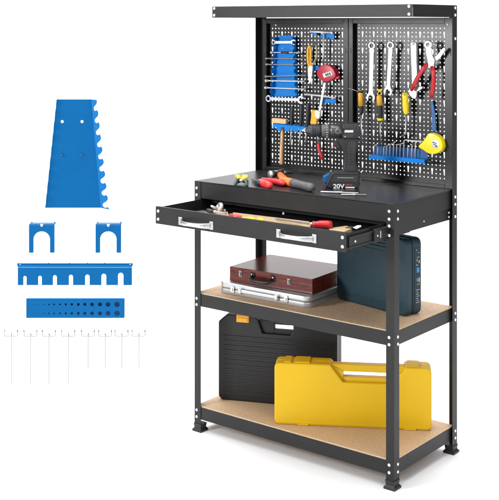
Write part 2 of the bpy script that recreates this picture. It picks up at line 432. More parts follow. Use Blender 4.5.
W = [  # left x, right x, y left, y right, ring radius px, width px, material, label
 (274.0, 293.6, 42.3, 42.2, 2.7, 3.2, 'satin', 'short thick silver wrench at the top of the blue wrench rack', 'satin', 1),
 (272.0, 298.0, 52.3, 52.6, 1.0, 1.2, 'satin', 'thin silver wrench with dark grip, second from the top of the blue wrench rack', 'satin', 0),
 (267.0, 300.6, 58.4, 58.6, 1.0, 1.1, 'dull', 'upper of the two thin dark wrenches high on the blue wrench rack', 'dullsteel', 0),
 (267.0, 302.6, 64.3, 64.6, 1.1, 1.2, 'dull', 'lower of the two thin dark wrenches high on the blue wrench rack', 'dullsteel', 0),
 (266.5, 303.0, 76.4, 75.2, 1.1, 1.3, 'dull', 'black wrench lying across the middle of the blue wrench rack', 'dullsteel', 0),
 (266.6, 302.4, 80.6, 81.2, 1.5, 1.7, 'satin', 'silver wrench just below the black one on the blue wrench rack', 'satin', 0),
 (266.0, 303.2, 87.6, 89.0, 1.3, 1.5, 'satin', 'lower thin silver wrench on the blue wrench rack, above the big one', 'satin', 0),
 (268.6, 301.0, 98.6, 99.8, 3.7, 3.4, 'satin', 'largest combination wrench, lying flat at the foot of the blue wrench rack', 'satin', 1),
]
for (x0, x1, y0, y1, rr, ww, _, lab, mt_, flat) in W:
    A, B = onY(x0, y0, Yw), onY(x1, y1, Yw); b = MB()
    if flat: wrench_geo(b, A, B, .005, rr/PXB, rr*1.12/PXB, ww/PXB, ww/PXB*.95, NY, -.3)
    else:    # these rest on edge in the notches, so their flat side faces up
        wrench_geo(b, A, B, ww/PXB, .0085, .0095, .007, .006, V((0, -.15, 1)), .25)
    o = b.build('wrench', mt_); recentre(o, (A+B)/2); tag(o, lab, 'wrench', 'wrenches on the blue rack')
    if 'dark grip' in lab:
        g = MB(); g.tube([A+(B-A)*.36, A+(B-A)*.66], .0042, 10); g.build('grip', 'black', o)

# ---- T-handle keys, upper and lower, on blue brackets
def bracket(poly, label, depth=.022):
    b = MB(); c = onY(poly[0][0], poly[0][1], BY)
    t = thing('tool_bracket', c, label, 'bracket')
    pts = P2(poly, BY-depth); b.prism(pts, (0, .0016, 0), .0005, 1); b.build('front_plate', 'blue', t)
    xs = [p.x for p in pts]; zs = [p.z for p in pts]
    b = MB(); b.box(min(xs), max(xs), BY-depth+.0018, BY-.0004, max(zs)-.0035, max(zs)-.002, .0003, 1); b.build('shelf_plate', 'blue', t)
    return t
bracket([(320.5, 33.6), (334, 34.6), (334.2, 38.6), (330.5, 39.6), (329, 37.5), (326.5, 38.6), (320.6, 37.8)], 'small blue bracket under the upper T-handle key, above the red tape measure')
bracket([(310.6, 32.4), (316.5, 33.0), (316.8, 36.0), (314, 35.6), (313.2, 34.2), (310.8, 34.4)], 'tiny blue clip left of the bracket holding the upper T-handle key')
t = thing('hex_key', onY(324, 33, BY-.03), 'silver T-handle hex key at the top of the left pegboard, above the red tape measure', 'hex key')
b = MB(); Y = BY-.030; b.tube(P2([(310.2, 31.5), (318, 31.8), (331.8, 32.6)], Y), .0042, 12); b.lathe(onY(330.6, 32.5, Y), onY(333, 32.7, Y)-onY(330.6, 32.5, Y), [(0, .0055), (.012, .0055)], 12)
b.build('cross_handle', 'wire', t)
b = MB(); b.tube(P2([(323.9, 33.5), (323.4, 52), (323.0, 59.2)], Y), [.0036, .0036, .0032], 6); b.build('shaft', 'wire', t)
bracket([(321.2, 98.8), (336, 99.0), (335.8, 102.8), (331.5, 104.2), (329, 102.2), (326.5, 103.8), (321.4, 103.4)], 'small blue bracket under the lower crossbar, below the red tape measure')
t = thing('hex_key', onY(320, 96, BY-.03), 'long silver T-bar key slanting down from behind the red tape measure', 'hex key')
b = MB(); Y = BY-.028; b.tube(P2([(304.6, 94.2), (320, 95.8), (335.6, 98.0)], Y), .0036, 12); b.build('cross_handle', 'wire', t)
b = MB(); b.prism(P2([(323.4, 82.5), (325.8, 82.8), (320.6, 111), (318.4, 110.6)], Y-.0046), (0, .003, 0), .0006, 1); b.build('shaft', 'satin', t)
t = bracket([(268.8, 124.6)]+[(268.9, 124.6), (269.2, 125.2)], 'x') if False else None

# ---- scissors with yellow handle
sc = thing('scissors', onY(310, 66, BY-.02), 'scissors with one amber and one olive handle hanging blades down beside the blue rack', 'scissors')
Y = BY-.026
def loop(b, pts, r, Y): b.tube(P2(pts+[pts[0]], Y), r, 10)
b = MB(); b.tube(P2([(309.4, 67.5), (308.2, 62), (307.8, 55), (308.2, 48.5), (309.5, 45.4), (310.7, 47.8), (310.8, 53), (310.6, 60), (310.6, 67)], Y), [.005, .0055, .0058, .0055, .0045, .005, .0052, .005, .004], 12); b.build('handle', 'amber', sc)
b = MB(); b.tube(P2([(312.4, 65.6), (314.6, 62.2), (316.6, 57), (317.0, 50.5), (316.2, 45.6), (314.8, 44)], Y+.004), [.004, .0045, .005, .005, .0045, .003], 12); o = b.build('handle', 'olive', sc); o['label'] = 'olive handle'
b = MB(); b.prism(P2([(307.6, 65.5), (312.6, 65.8), (312.2, 73), (310.4, 83.4), (308.8, 83.6), (307.8, 73)], Y-.004), (0, .0025, 0), .0006, 1); b.build('blade', 'satin', sc)
b = MB(); b.prism(P2([(308.6, 66), (313.2, 66.5), (312.4, 72), (309.6, 82.4)], Y-.0008), (0, .0025, 0), .0006, 1); b.build('blade', 'satin', sc)
bolt(sc, onY(310, 72.5, Y-.0042), NY, .0022)
bracket([(312.2, 65.0), (318.4, 66.0), (319.6, 68.2), (316.2, 70.6), (312.0, 69.0)], 'small blue clip between the scissors and the red tape measure', .014)

# ---- tape measures
def tape(cat_label, outline, Ymid, th, matn, lab_poly=None, disc=None, hooktip=None, inner=None):
    c = outline[0]; t = thing('tape_measure', onY(sum(p[0] for p in outline)/len(outline), max(p[1] for p in outline), Ymid), cat_label, 'tape measure')
    b = MB(); b.prism(chaikin([p-V((0, th/2, 0)) for p in P2(outline, Ymid)]), (0, th, 0), .004, 3); smooth(b.build('case', matn, t))
    return t
rt = tape('crimson tape measure with a cream label on the left pegboard', [(318.2, 70.6), (322.4, 65.0), (329.0, 63.9), (333.6, 66.4), (336.6, 70.2), (338.2, 76.4), (334.6, 79.6), (328.8, 82.0), (323.6, 81.2), (319.0, 76.6)], BY-.026, .030, 'crimson')
Y = BY-.0415
b = MB(); b.prism(P2([(322.4, 73.8), (331.0, 71.0), (332.4, 75.0), (323.9, 77.9)], Y-.0006), (0, .0008, 0)); b.build('label_plate', 'cream', rt)
b = MB()
for q in (([(324.9, 74.0), (326.1, 73.6), (327.1, 76.1), (325.9, 76.5)]), ([(326.6, 73.4), (328.0, 73.0), (328.9, 75.5), (327.6, 75.9)]), ([(328.6, 72.8), (330.0, 72.4), (330.9, 74.9), (329.6, 75.3)])):
    b.prism(P2(q, Y-.0010), (0, .0005, 0))
b.build('label_mark', 'dark', rt)
b = MB(); b.prism(P2([(334.9, 76.9), (338.6, 76.2), (338.7, 78.4), (335.5, 79.2)], Y+.006), (0, .012, 0), .001, 1); b.build('tape_tip', 'crimson', rt)

# ---- wooden hammer
hm = thing('hammer', onY(281.7, 164, BY-.03), 'small hammer with pale wooden head and handle hanging on the left pegboard', 'hammer')
Y = BY-.030
b = MB(); b.prism([p-V((0, .011, 0)) for p in P2([(273.2, 118.0), (287.4, 119.2), (287.2, 124.0), (273.0, 122.8)], Y)], (0, .022, 0), .002, 2); b.build('head', 'wood', hm)
b = MB(); b.tube(P2([(282.3, 123), (282.0, 140), (281.4, 155), (281.4, 163.4), (281.4, 164.6)], Y), [.0060, .0068, .0078, .0084, .006], 14); b.build('handle', 'wood', hm)
# ---- blue tool strip with notches + three black screwdrivers
stp = thing('tool_strip', onY(290, 130, BY), 'notched blue tool strip under the wooden hammer head and three dark screwdrivers', 'tool strip')
Y = BY-.034
poly = [(272.6, 124.0), (304.8, 127.2), (304.8, 132.2)]
xs = [(299.4, 2.2), (291.0, 2.2), (282.6, 3.0)]
pts = [(272.6, 123.4), (306.4, 126.6), (306.4, 131.8), (301.8, 131.6)]
for cx_, w_ in xs:
    sl_ = (cx_-273)*.09
    pts += [(cx_+w_/2+1.2, 130.6+sl_-.6), (cx_+w_/2, 129.6+sl_-.9), (cx_+w_/2, 127.6+sl_-.9), (cx_-w_/2, 127.6+sl_-1), (cx_-w_/2, 129.6+sl_-.9), (cx_-w_/2-1.2, 131.4+sl_-.9)]
pts += [(276.4, 129.4), (276.2, 127.2), (274.4, 127.2), (274.2, 128.6), (272.6, 128.4)]
b = MB(); b.prism(P2(pts, Y-.008), (0, .0014, 0), .0003, 1); b.build('front_plate', 'blue', stp)
a_ = P2([(272.6, 123.4), (306.4, 126.6)], Y-.008)
b = MB(); b.prism([a_[0], a_[1], a_[1]+V((0, .041, 0)), a_[0]+V((0, .041, 0))], (0, 0, -.0014)); b.build('shelf_plate', 'blue', stp)
def screwdriver(top, mid, tip, Y, rh, rs, hm_, label, cap=None, ring=None, tipbend=None):
    """top/mid/tip in photo pixels: handle runs top->mid, blade mid->tip"""
    A, B, Cc = onY(*top, Y), onY(*mid, Y), onY(*tip, Y); t = thing('screwdriver', A, label, 'screwdriver', 'screwdrivers on the pegboards')
    L = (B-A).length; b = MB()
    b.lathe(A, B-A, [(0, rh*.45), (L*.03, rh*.8), (L*.12, rh), (L*.35, rh*.93), (L*.6, rh), (L*.8, rh*.9), (L*.93, rh*.72), (L, rh*.6)], 12)
    b.build('handle', hm_, t)
    if cap:
        b = MB(); b.lathe(A-(B-A).normalized()*.0006, B-A, [(0, rh*.6), (L*cap[0]*.2, rh*1.04), (L*cap[0], rh*1.06)], 12); b.build('handle_cap', cap[1], t)
    if ring:
        b = MB(); b.lathe(A+(B-A)*ring[0], B-A, [(0, rh*1.05), (L*ring[1], rh*1.05)], 12); b.build('collar', ring[2], t)
    b = MB(); pts_ = [B, Cc] if not tipbend else [B, Cc, onY(*tipbend, Y)]
    b.tube(pts_, rs, 8); b.build('blade', 'satin', t)
    return t
Y = BY-.038
screwdriver((292.2, 106), (291.4, 126), (290.6, 145.4), Y, .0072, .0034, 'black', 'black-handled screwdriver just right of the wooden hammer on the blue strip')
screwdriver((301.6, 104.5), (300.6, 126.5), (299.2, 147.4), Y, .0080, .0034, 'black', 'middle black-handled screwdriver on the blue strip beside the drill chuck')
screwdriver((308.2, 103.0), (306.8, 127.0), (305.4, 145.2), Y, .0078, .0034, 'black', 'black-handled screwdriver on the blue strip directly behind the drill chuck')
# yellow handled tool with white collar above the drill
t = thing('utility_knife', onY(315, 123, BY-.03), 'amber tool with a white collar hanging just above the drill chuck', 'utility knife')
Y = BY-.034
b = MB(); b.prism([p-V((0, .008, 0)) for p in P2([(312.2, 109.6), (316.6, 110.4), (318.4, 116.2), (317.0, 124.4), (311.0, 124.0), (312.0, 116)], Y)], (0, .016, 0), .003, 2); b.build('body', 'amber', t)
b = MB(); b.prism([p-V((0, .009, 0)) for p in P2([(316.2, 109.8), (321.4, 111.6), (320.6, 117.8), (318.9, 119.2), (315.8, 116.0)], Y)], (0, .012, 0), .002, 2); b.build('collar', 'cream', t)
# red-handled tool below the chuck
t = thing('nut_driver', onY(320, 160, BY-.02), 'slim red-handled tool hanging below the drill chuck on the left pegboard', 'hand tool')
Y = BY-.024
b = MB(); b.tube(P2([(318.2, 143.6), (319.0, 150), (321.4, 156), (322.8, 160.4)], Y), [.0055, .0065, .006, .004], 12); b.build('handle', 'redbr', t)
b = MB(); b.tube(P2([(317.4, 132), (318.1, 144)], Y), .0032, 8); b.build('shaft', 'satin', t)
# the small open wire hook
t = thing('peg_hook', onY(340, 98, BY), 'empty white C-shaped wire hook right of the lower T-bar key', 'hook', 'wire hooks on the pegboards')
b = MB(); b.tube(P2([(341.2, 95.6), (339.4, 96.0), (338.5, 98.2), (339.3, 100.6), (341.2, 101.2)], BY-.012), .0016, 8); b.tube([onY(341.2, 95.6, BY-.012), onY(341.6, 95.6, BY)], .0014, 8); b.build('wire', 'wire', t)
t = thing('peg_hook', onY(357.6, 92, BY), 'thin grey wire hook reaching left from the middle of the frame', 'hook', 'wire hooks on the pegboards')
b = MB(); b.tube(P2([(348.4, 88.2), (353, 89.6), (357.6, 91.4)], BY-.028)+[onY(360.5, 91.8, BY)], .0010, 8); b.build('wire', 'wire', t)

# ---- right panel
Yr = BY-.036
def hang_wrench(rc, jc, rr, rj, w0, w1, label, turn=.25):
    b = MB(); A, B = onY(*rc, Yr), onY(*jc, Yr)
    wrench_geo(b, A, B, .006, rr/PXB, rj/PXB, w0/PXB, w1/PXB, NY, turn)
    o = b.build('wrench', 'satin'); recentre(o, A); tag(o, label, 'wrench', 'wrenches hanging on the right pegboard'); return o
hang_wrench((372.1, 45.6), (371.0, 97.2), 4.1, 4.9, 5.6, 5.0, 'leftmost combination wrench on the right pegboard, longest and upright', -.1)
hang_wrench((390.9, 45.2), (388.3, 91.2), 4.0, 4.7, 5.0, 4.6, 'second combination wrench from the left on the right pegboard', -.15)
hook(372.1, 43.8, Yr, 'wire hook in the eye of the longest combination wrench'); hook(390.9, 43.6, Yr, 'wire hook in the eye of the second combination wrench')
# adjustable wrench
aw = thing('adjustable_wrench', onY(413.5, 44, Yr), 'adjustable wrench with a flat shaft and wide jaws behind the red crimping pliers', 'wrench')
b = MB(); Y = Yr+.010
shaft = [(410.6, 43.6), (411.6, 42.2), (415.2, 42.2), (416.3, 43.8), (416.6, 60), (417.2, 80), (417.6, 88), (412.2, 89.5), (411.8, 78), (411.0, 60)]
b.prism(P2(shaft, Y-.004), (0, .006, 0), .0012, 2); b.build('shaft', 'satin', aw)
b = MB(); b.prism(P2([(409.2, 88.6), (412.0, 87.0), (417.6, 86.6), (422.4, 86.2), (422.6, 88.0), (419.6, 90.6), (417.0, 91.8), (416.6, 95.6), (415.4, 99.2), (412.2, 98.4), (409.2, 95.0), (408.2, 91.6)], Y-.007), (0, .011, 0), .002, 2); b.build('jaw', 'satin', aw)
b = MB(); b.ring(onY(413.6, 44.6, Y-.0042), NY, .003, .0048, .001); b.build('eyelet', 'dark', aw)
hook(413.6, 44.6, Y-.002, 'wire hook at the top of the adjustable wrench')
# crimping pliers
cp = thing('crimping_pliers', onY(430, 64, Yr), 'wire crimping pliers with red handles and a silver curved head', 'pliers')
Y = Yr-.010
b = MB(); b.ring(onY(428.3, 44.6, Y), NY, .0078, .0170, .008)
b.prism(P2([(425.4, 47.6), (431.6, 47.4), (431.8, 54), (434.6, 60), (433.6, 67.6), (428.2, 68), (427.4, 60), (426.0, 54)], Y-.004), (0, .008, 0), .0015, 2)
b.prism(P2([(430.4, 64), (433.0, 57.6), (437.4, 54.8), (440.4, 50.6), (443.2, 47.6), (445.2, 47.8), (445.4, 50.2), (442.8, 54.0), (439.8, 58.6), (436.2, 61.0), (434.2, 66.5)], Y+.003), (0, .006, 0), .0015, 2)
b.prism(P2([(430.6, 48.6), (433.4, 49.4), (433.8, 52.4), (432.4, 55.6), (431.0, 56.4), (431.8, 52.4)], Y-.002), (0, .005, 0), .001, 1)
b.build('head', 'satin', cp); bolt(cp, onY(430.9, 61.2, Y-.004), NY, .0045)
b = MB(); b.tube(P2([(427.8, 64.0), (424.0, 67.8), (419.2, 75), (414.8, 83.4), (411.2, 90.6)], Y-.002), [.0075, .0088, .0086, .0086, .0062], 14); b.build('handle', 'red', cp)
b = MB(); b.tube(P2([(432.0, 66.0), (433.4, 72), (433.8, 80), (432.6, 90), (431.4, 98.0)], Y), [.0075, .0092, .0088, .0084, .0055], 14); b.build('handle', 'red', cp)
hook(428.3, 44.2, Y, 'wire hook in the round eye of the red crimping pliers')
# blue file below the pliers
t = thing('file', onY(432.5, 101, BY-.02), 'slim dull blue tool hanging below the red crimping pliers', 'file')
b = MB(); b.prism(P2([(430.6, 101), (432.6, 100.6), (435.4, 116), (436.2, 131), (432.0, 131.4), (431.4, 116)], BY-.012), (0, .006, 0), .0015, 2); b.build('blade', 'bluedk', t)
# screwdrivers
screwdriver((360.4, 90.4), (361.4, 114.6), (361.8, 143.8), BY-.034, .0098, .0034, 'black', 'screwdriver with amber and black handle at the left edge of the right pegboard', (.66, 'amber'))
screwdriver((379.2, 94.6), (380.3, 121.0), (380.6, 146.0), BY-.034, .0110, .0032, 'black', 'screwdriver with amber-banded black handle below the two wrenches', (.42, 'amber'), (.90, .09, 'yellowb'))
t = thing('spring_clip', onY(379.4, 92, BY-.034), 'small yellow clip on top of the amber-banded screwdriver', 'clip')
b = MB(); b.tube(P2([(377.0, 88.6), (379.4, 90.2), (382.2, 88.8)], BY-.034), [.002, .003, .002], 8); b.tube(P2([(379.6, 89.8), (378.2, 93.0)], BY-.034), .0026, 8); b.tube(P2([(379.6, 89.8), (381.6, 93.0)], BY-.034), .0026, 8); b.build('wire_body', 'yellowb', t)
t = screwdriver((405.0, 92.4), (406.0, 114.4), (405.7, 134.0), BY-.034, .0128, .0030, 'yellowb', 'pick with an all-yellow handle left of the red crimping pliers', None, None, (401.6, 136.2))
b = MB(); b.ring(onY(404.6, 94.8, BY-.0485), NY, .0012, .0026, .001, 14); b.build('hanging_eye', 'dark', t)

# blue bit rack with hex keys
br_ = thing('bit_rack', onY(396, 160, BY), 'long blue rack of hex keys low on the right pegboard', 'tool rack')
Yf = BY-.036
q = P2([(368.6, 155.2), (424.4, 159.4)], Yf); zt_ = (q[0].z+q[1].z)/2; x0, x1 = q[0].x, q[1].x
b = MB(); b.box(x0, x1, Yf, BY-.0005, zt_-.016, zt_, .0012, 2); b.build('shelf', 'blue', br_)
b = MB(); b.box(x0+.012, x1-.004, BY-.0035, BY-.0012, zt_+.0004, zt_+.034, .0006, 1); b.build('back_plate', 'bluedk', br_)
b = MB(); b.tube([(x1+.0005, Yf+.012, zt_-.008), (x1+.030, Yf+.012, zt_-.008)], .006, 12); b.tube([(x1+.030, Yf+.012, zt_-.008), (x1+.034, Yf+.012, zt_-.008)], .0045, 12); b.build('end_bit', 'foot', br_)
keys = [(373.8, 145.5, 2.6, 1.0), (377.6, 146.8, 0, .9), (383.2, 147.2, 1.5, 1.0), (386.4, 145.6, 2.2, 1.0), (389.6, 144.6, 2.0, 1.1), (393.2, 142.6, 1.6, 1.2), (396.4, 145.0, 2.2, 1.1), (399.8, 144.0, 2.6, 1.0), (403.6, 140.6, 17, 1.5), (407.6, 147.0, 1.6, 1.0), (411.6, 145.0, -1.5, 1.1), (415.0, 142.5, 0, .8)]
order = ['leftmost', 'second', 'third', 'fourth', 'fifth', 'sixth', 'seventh', 'eighth', 'ninth', 'tenth', 'eleventh', 'last']
for i, (kx, ky, arm, rk_) in enumerate(keys):
    yk = Yf+.014; base = onY(kx, 158, yk); base.z = zt_-.001; top = onY(kx+.4, ky, yk); b = MB()
    if arm > 10: pts = [base, top, top+V((.0045, 0, .003))]+[onY(kx+arm*.5, ky+.4, yk), onY(kx+arm+2, ky+.9, yk)]
    elif arm: e = onY(kx+arm+.4, ky-.7, yk-.012); pts = [base, top-V((0, 0, .004)), top, e]
    else: pts = [base, top]
    b.tube(pts, rk_*.0020, 6); o = b.build('hex_key', 'wire'); recentre(o, base)
    tag(o, ('tallest hex key in the blue rack, its long arm bent over towards the yellow tape' if arm > 10 else '%s hex key from the left in the blue rack on the right pegboard' % order[i] if i < 11 else 'straight thin key at the right end of the blue rack beside the yellow tape'), 'hex key', 'hex keys in the blue rack')
yt = tape('bright yellow tape measure at the right end of the blue hex key rack', [(420.0, 145.6), (425.6, 140.8), (430.4, 132.6), (434.6, 133.4), (437.4, 134.6), (441.4, 137.2), (443.6, 141.2), (444.6, 146.4), (443.0, 150.4), (438.6, 153.4), (433.2, 154.0), (428.6, 152.4), (425.4, 149.6), (421.2, 147.8)], BY-.030, .032, 'yellowb')
Y = BY-.0465
cyt = onY(435.4, 144.2, Y)
b = MB(); b.lathe(cyt, NY, [(0, .0165), (.0008, .0160)], 24); b.build('label_disc', 'cream', yt)
b = MB()
for dx_, dz_, w_, h_ in ((-.007, .006, .008, .004), (.002, .004, .007, .003), (-.003, -.001, .010, .003), (.004, -.007, .008, .006)):
    b.box(cyt.x+dx_-w_/2, cyt.x+dx_+w_/2, Y-.0014, Y-.0009, cyt.z+dz_-h_/2, cyt.z+dz_+h_/2)
b.build('label_mark', 'dark', yt)

# ------------------------------------------------------------------ the drill (stands on its battery on the table top)
DD = 4.14; K = F/DD
do = CAM+FW*DD; do.z = ZT
gx, gz = 342., CY+F*(CAM.z-ZT)/DD           # pixel of the drill's foot
dc = CAM+FW*DD+RT*((gx-CX)/K); dc.z = ZT
def DP(px, py, dep=0.): return V((dc.x, dc.y, 0))+RT*((px-gx)/K)+UP*(CAM.z-(py-CY)/K)+FW*dep
def DPs(pts, dep=0.): return [DP(x, y, dep) for x, y in pts]
dl = thing('cordless_drill', dc, 'black cordless drill standing upright on its battery on the table top', 'drill')
ym = 130.6
b = MB()
prof = [(305.2, 1.6), (306.2, 3.6), (308.6, 4.3), (309.4, 5.6), (319.6, 6.2), (320.6, 5.9)]
b.lathe(DP(305.2, ym), RT, [((x-305.2)/K, r/K) for x, r in prof], 28); b.build('chuck', 'black', dl)
b = MB(); b.tube(DPs([(301.8, ym), (306, ym)]), .0034, 8); 
for k_ in range(3):
    a = k_*2.1; b.tube([DP(303.6, ym)+(UP*math.cos(a)+FW*math.sin(a))*.004, DP(306.6, ym)+(UP*math.cos(a)+FW*math.sin(a))*.007], .003, 6)
b.build('chuck_jaw', 'satin', dl)
b = MB(); b.lathe(DP(320.7, ym), RT, [(0, 5.2/K), (2.0/K, 6.2/K), (7.4/K, 6.9/K), (8.6/K, 6.6/K)], 28); o = b.build('torque_ring', 'grey', dl)
for k_ in range(18):
    a = 2*PI*k_/18; p = DP(326.2, ym)+(UP*math.cos(a)+FW*math.sin(a))*(6.95/K)
    g = MB(); g.tube([p, p+RT*(1.5/K)], .0019, 6); g.build('torque_mark', 'satin', o)
b = MB(); b.lathe(DP(329.4, ym), RT, [(0, 6.2/K), (3/K, 7.0/K), (8/K, 7.1/K), (14/K, 6.9/K)], 28); b.build('gearbox', 'gear', dl)
b = MB(); b.ring(DP(337.4, ym, -7.4/K), -FW, .006, .011, .004, 18); b.build('speed_switch', 'dullsteel', dl)
b = MB(); b.prism([p-FW*.024 for p in DPs([(341.8, 124.2), (344, 122.8), (357, 122.8), (360.2, 125.0), (360.6, 133), (359.2, 138.6), (341.8, 138.6)])], FW*.048, .008, 3)
smooth(b.build('motor_housing', 'black', dl))
b = MB(); b.prism(DPs([(344.2, 129.6), (352.8, 129.6), (352.4, 131.8), (343.9, 131.8)], -.0246), FW*.001); b.build('name_stripe', 'white', dl)
b = MB()
for x_ in (354.6, 356.2, 357.8): b.prism(DPs([(x_, 126.4), (x_+.7, 126.4), (x_+.7, 135), (x_, 135)], -.0246), FW*.001)
b.build('vent', 'dark', dl)
b = MB(); b.prism([p-FW*.017 for p in chaikin(DPs([(336.6, 137.6), (360.0, 137.6), (358.4, 142), (356.4, 150), (355.8, 158), (356.8, 166), (359.4, 172), (359.6, 175), (340.6, 175), (341.0, 172.6), (343.6, 168), (344.6, 161), (344.4, 155), (342.2, 149), (339.4, 144)]), 1)], FW*.034, .010, 4)
hd_ = smooth(b.build('handle', 'black', dl))
b = MB(); b.prism([p-FW*.0185 for p in chaikin(DPs([(347.4, 141), (356.4, 140.6), (354.6, 148), (353.6, 156), (354.2, 164), (356.2, 170.6), (346.4, 170.8), (347.6, 164), (347.8, 156), (347.2, 149)]), 2)], FW*.003, .0012, 2); b.build('rubber_grip', 'grip', hd_)
for k_ in range(7):
    b = MB(); b.prism(DPs([(348.4, 147.6+k_*2.6), (352.6, 147.0+k_*2.6), (352.6, 147.9+k_*2.6), (348.4, 148.5+k_*2.6)], -.0198), FW*.0016); b.build('rib', 'dark', hd_)
b = MB(); b.prism([p-FW*.0252 for p in DPs([(342.8, 125.0), (352.0, 124.4), (353.6, 127.6), (343.0, 127.8)])], FW*.0016, .0004, 1); b.build('side_panel', 'grip', dl)
b = MB(); b.prism([p-FW*.0252 for p in DPs([(342.8, 133.4), (353.0, 133.2), (352.0, 136.8), (342.8, 137.0)])], FW*.0016, .0004, 1); b.build('side_panel', 'grip', dl)
for q in ((344.6, 136.0), (358.8, 125.0), (358.6, 136.6)): bolt(dl, DP(q[0], q[1], -.0240), -FW, .0022)
for x_ in (311.4, 313.4, 315.4, 317.4):
    b = MB(); b.lathe(DP(x_, ym), RT, [(0, 6.1/K), (.3/K, 6.45/K), (.9/K, 6.45/K), (1.2/K, 6.1/K)], 28); b.build('chuck_rib', 'grip', dl)
b = MB(); b.prism([p-FW*.0325 for p in DPs([(334.0, 174.6), (356.6, 174.8), (357.4, 181.0), (330.6, 181.0)])], FW*.0016, .0006, 1); b.build('battery_panel', 'grip', dl)
b = MB(); b.prism(DPs([(336.6, 176.2), (352.8, 176.4), (352.8, 177.0), (336.6, 176.8)], -.0330), FW*.0008); b.build('print_line', 'greypr', dl)
b = MB(); b.prism([p-FW*.008 for p in DPs([(333.6, 140.4), (338.6, 140.2), (341.6, 148.6), (337.0, 149.0), (334.6, 146.4)])], FW*.016, .003, 2); o = b.build('trigger', 'black', dl)
b = MB(); b.tube([DP(333.2, 147, -.012), DP(334.6, 147, -.012)], .003, 8); o2 = b.build('direction_button', 'redbr', dl)
zb0 = gz
b = MB(); b.prism([p-FW*.031 for p in DPs([(329.8, 173.8), (333, 171.0), (357.6, 171.4), (359.4, 174.6), (359.2, 183), (357.4, zb0), (327.0, zb0), (325.2, 184)])], FW*.062, .004, 2)
bat = b.build('battery', 'black', dl)
b = MB(); b.prism([p-FW*.018 for p in DPs([(323.0, 176.4), (329.2, 172.6), (331.0, 175.0), (326.6, 182.4), (323.2, 182.0)])], FW*.036, .003, 2); b.build('battery_latch', 'bluedk', bat)
b = MB(); b.tube([DP(331.2, 171.6, -.012), DP(331.2, 171.6, .012)], 1.5/K, 10); b.build('belt_hook', 'grey', dl)
b = MB(); b.prism([p-FW*.010 for p in DPs([(359.0, 178.6), (360.0, 178.6), (359.8, 183.0), (358.8, 183.0)])], FW*.01, .0005, 1); b.build('rear_clip', 'white', bat)
def text(body, px, py, size_px, dep, matn, parent, squash=1.):
    c = bpy.data.curves.new('lettering', 'FONT'); c.body = body; c.size = 1; c.extrude = .01; c.offset = .02
    o = bpy.data.objects.new('tmp', c); COL.objects.link(o)
    bpy.context.view_layer.update()
    me = bpy.data.meshes.new_from_object(o.evaluated_get(bpy.context.evaluated_depsgraph_get()))
    bpy.data.objects.remove(o)
    s_ = size_px/K
    m = Matrix.Translation(DP(px, py, dep)) @ Matrix(((RT.x, 0, -FW.x, 0), (RT.y, 0, -FW.y, 0), (0, 1, 0, 0), (0, 0, 0, 1))) @ Matrix.Diagonal((s_*squash, s_, .05, 1))
    me.transform(m)
    b = MB(); b.bm.from_mesh(me); bpy.data.meshes.remove(me)
    return b.build('lettering', matn, parent)
text('20V', 332.4, 187.0, 6.0, -.0318, 'white', bat, 1.16)
text('MAX', 345.0, 184.6, 2.6, -.0318, 'redpr', bat, 1.2)
b = MB(); b.prism(DPs([(345.0, 185.6), (353.8, 185.7), (353.8, 186.8), (344.6, 186.7)], -.0322), FW*.0008); b.build('print_line', 'white', bat)
# two loose bits in front of the drill
for (a, m_, z_, lab) in (((320.4, 191.7), (340.5, 192.6), (359.2, 193.2), 'longer silver drill bit lying in front of the drill battery'), ((341, 194.6), (352, 194.8), (367.0, 194.8), 'shorter silver driver bit lying nearest the front edge of the table top')):
    A, B, C_ = [onZ(p[0], p[1], ZT+.004) for p in (a, m_, z_)]; b = MB()
    d_ = (C_-A); L = d_.length
    b.lathe(A, d_, [(0, .0016), (L*.02, .0032), (L*.40, .0034), (L*.42, .0042), (L*.56, .0042), (L*.58, .0028), (L*.97, .0028), (L, .0005)], 10)
    o = b.build('drill_bit', 'satin'); recentre(o, A); tag(o, lab, 'drill bit', 'loose bits on the table top')

# ------------------------------------------------------------------ hammer, pliers and clamp on the table top
ch = thing('claw_hammer', onZ(285, 180, ZT), 'claw hammer with an orange and grey grip lying on the table top', 'hammer')
A = onZ(285, 181, ZT+.016); E_ = onZ(312.5, 187.6, ZT+.016); u = (E_-A).normalized(); v = UP.cross(u)
hd = onZ(276, 178, ZT+.017)
h0 = onZ(268.4, 177.6, ZT+.0); h1 = onZ(294.6, 175.6, ZT+.0)
p0 = onZ(270.0, 174.6, ZT+.018); p1 = onZ(296.0, 170.4, ZT+.018); ax = (p1-p0)
b = MB(); L = ax.length
an = ax.normalized(); sn = an.cross(UP).normalized()
def blk(t0, t1, w_, h0, h1, bv=.003):
    q = [p0+an*t0+sn*w_+UP*h0, p0+an*t1+sn*w_+UP*h0, p0+an*t1-sn*w_+UP*h0, p0+an*t0-sn*w_+UP*h0]; b.prism(q, UP*(h1-h0), bv, 3)
b.lathe(p0, ax, [(0, .0135), (.003, .0150), (.022, .0150), (.028, .0115), (.036, .0110)], 18)
blk(.034, .078, .0105, -.012, .0125)
for s_ in (-1, 1): b.tube([p0+an*.076+sn*s_*.005, p0+an*.100+sn*s_*.007-UP*.001, p0+an*.128+sn*s_*.010-UP*.007], [.0085, .0065, .0035], 10)
b.build('head', 'dullsteel', ch)
b = MB(); b.lathe(p0-ax.normalized()*.0010, ax, [(0, .0125), (.003, .0152), (.008, .0153)], 18); b.build('striking_face', 'satin', ch)
n0 = p0+ax.normalized()*.055
b = MB(); b.tube([n0, A+(E_-A)*.12], [.010, .012], 12); b.build('neck', 'black', ch)
b = MB(); b.tube([n0+(A-n0)*.25, A, A+(E_-A)*.32], [.013, .0165, .0165], 14); b.build('orange_grip', 'orange', ch)
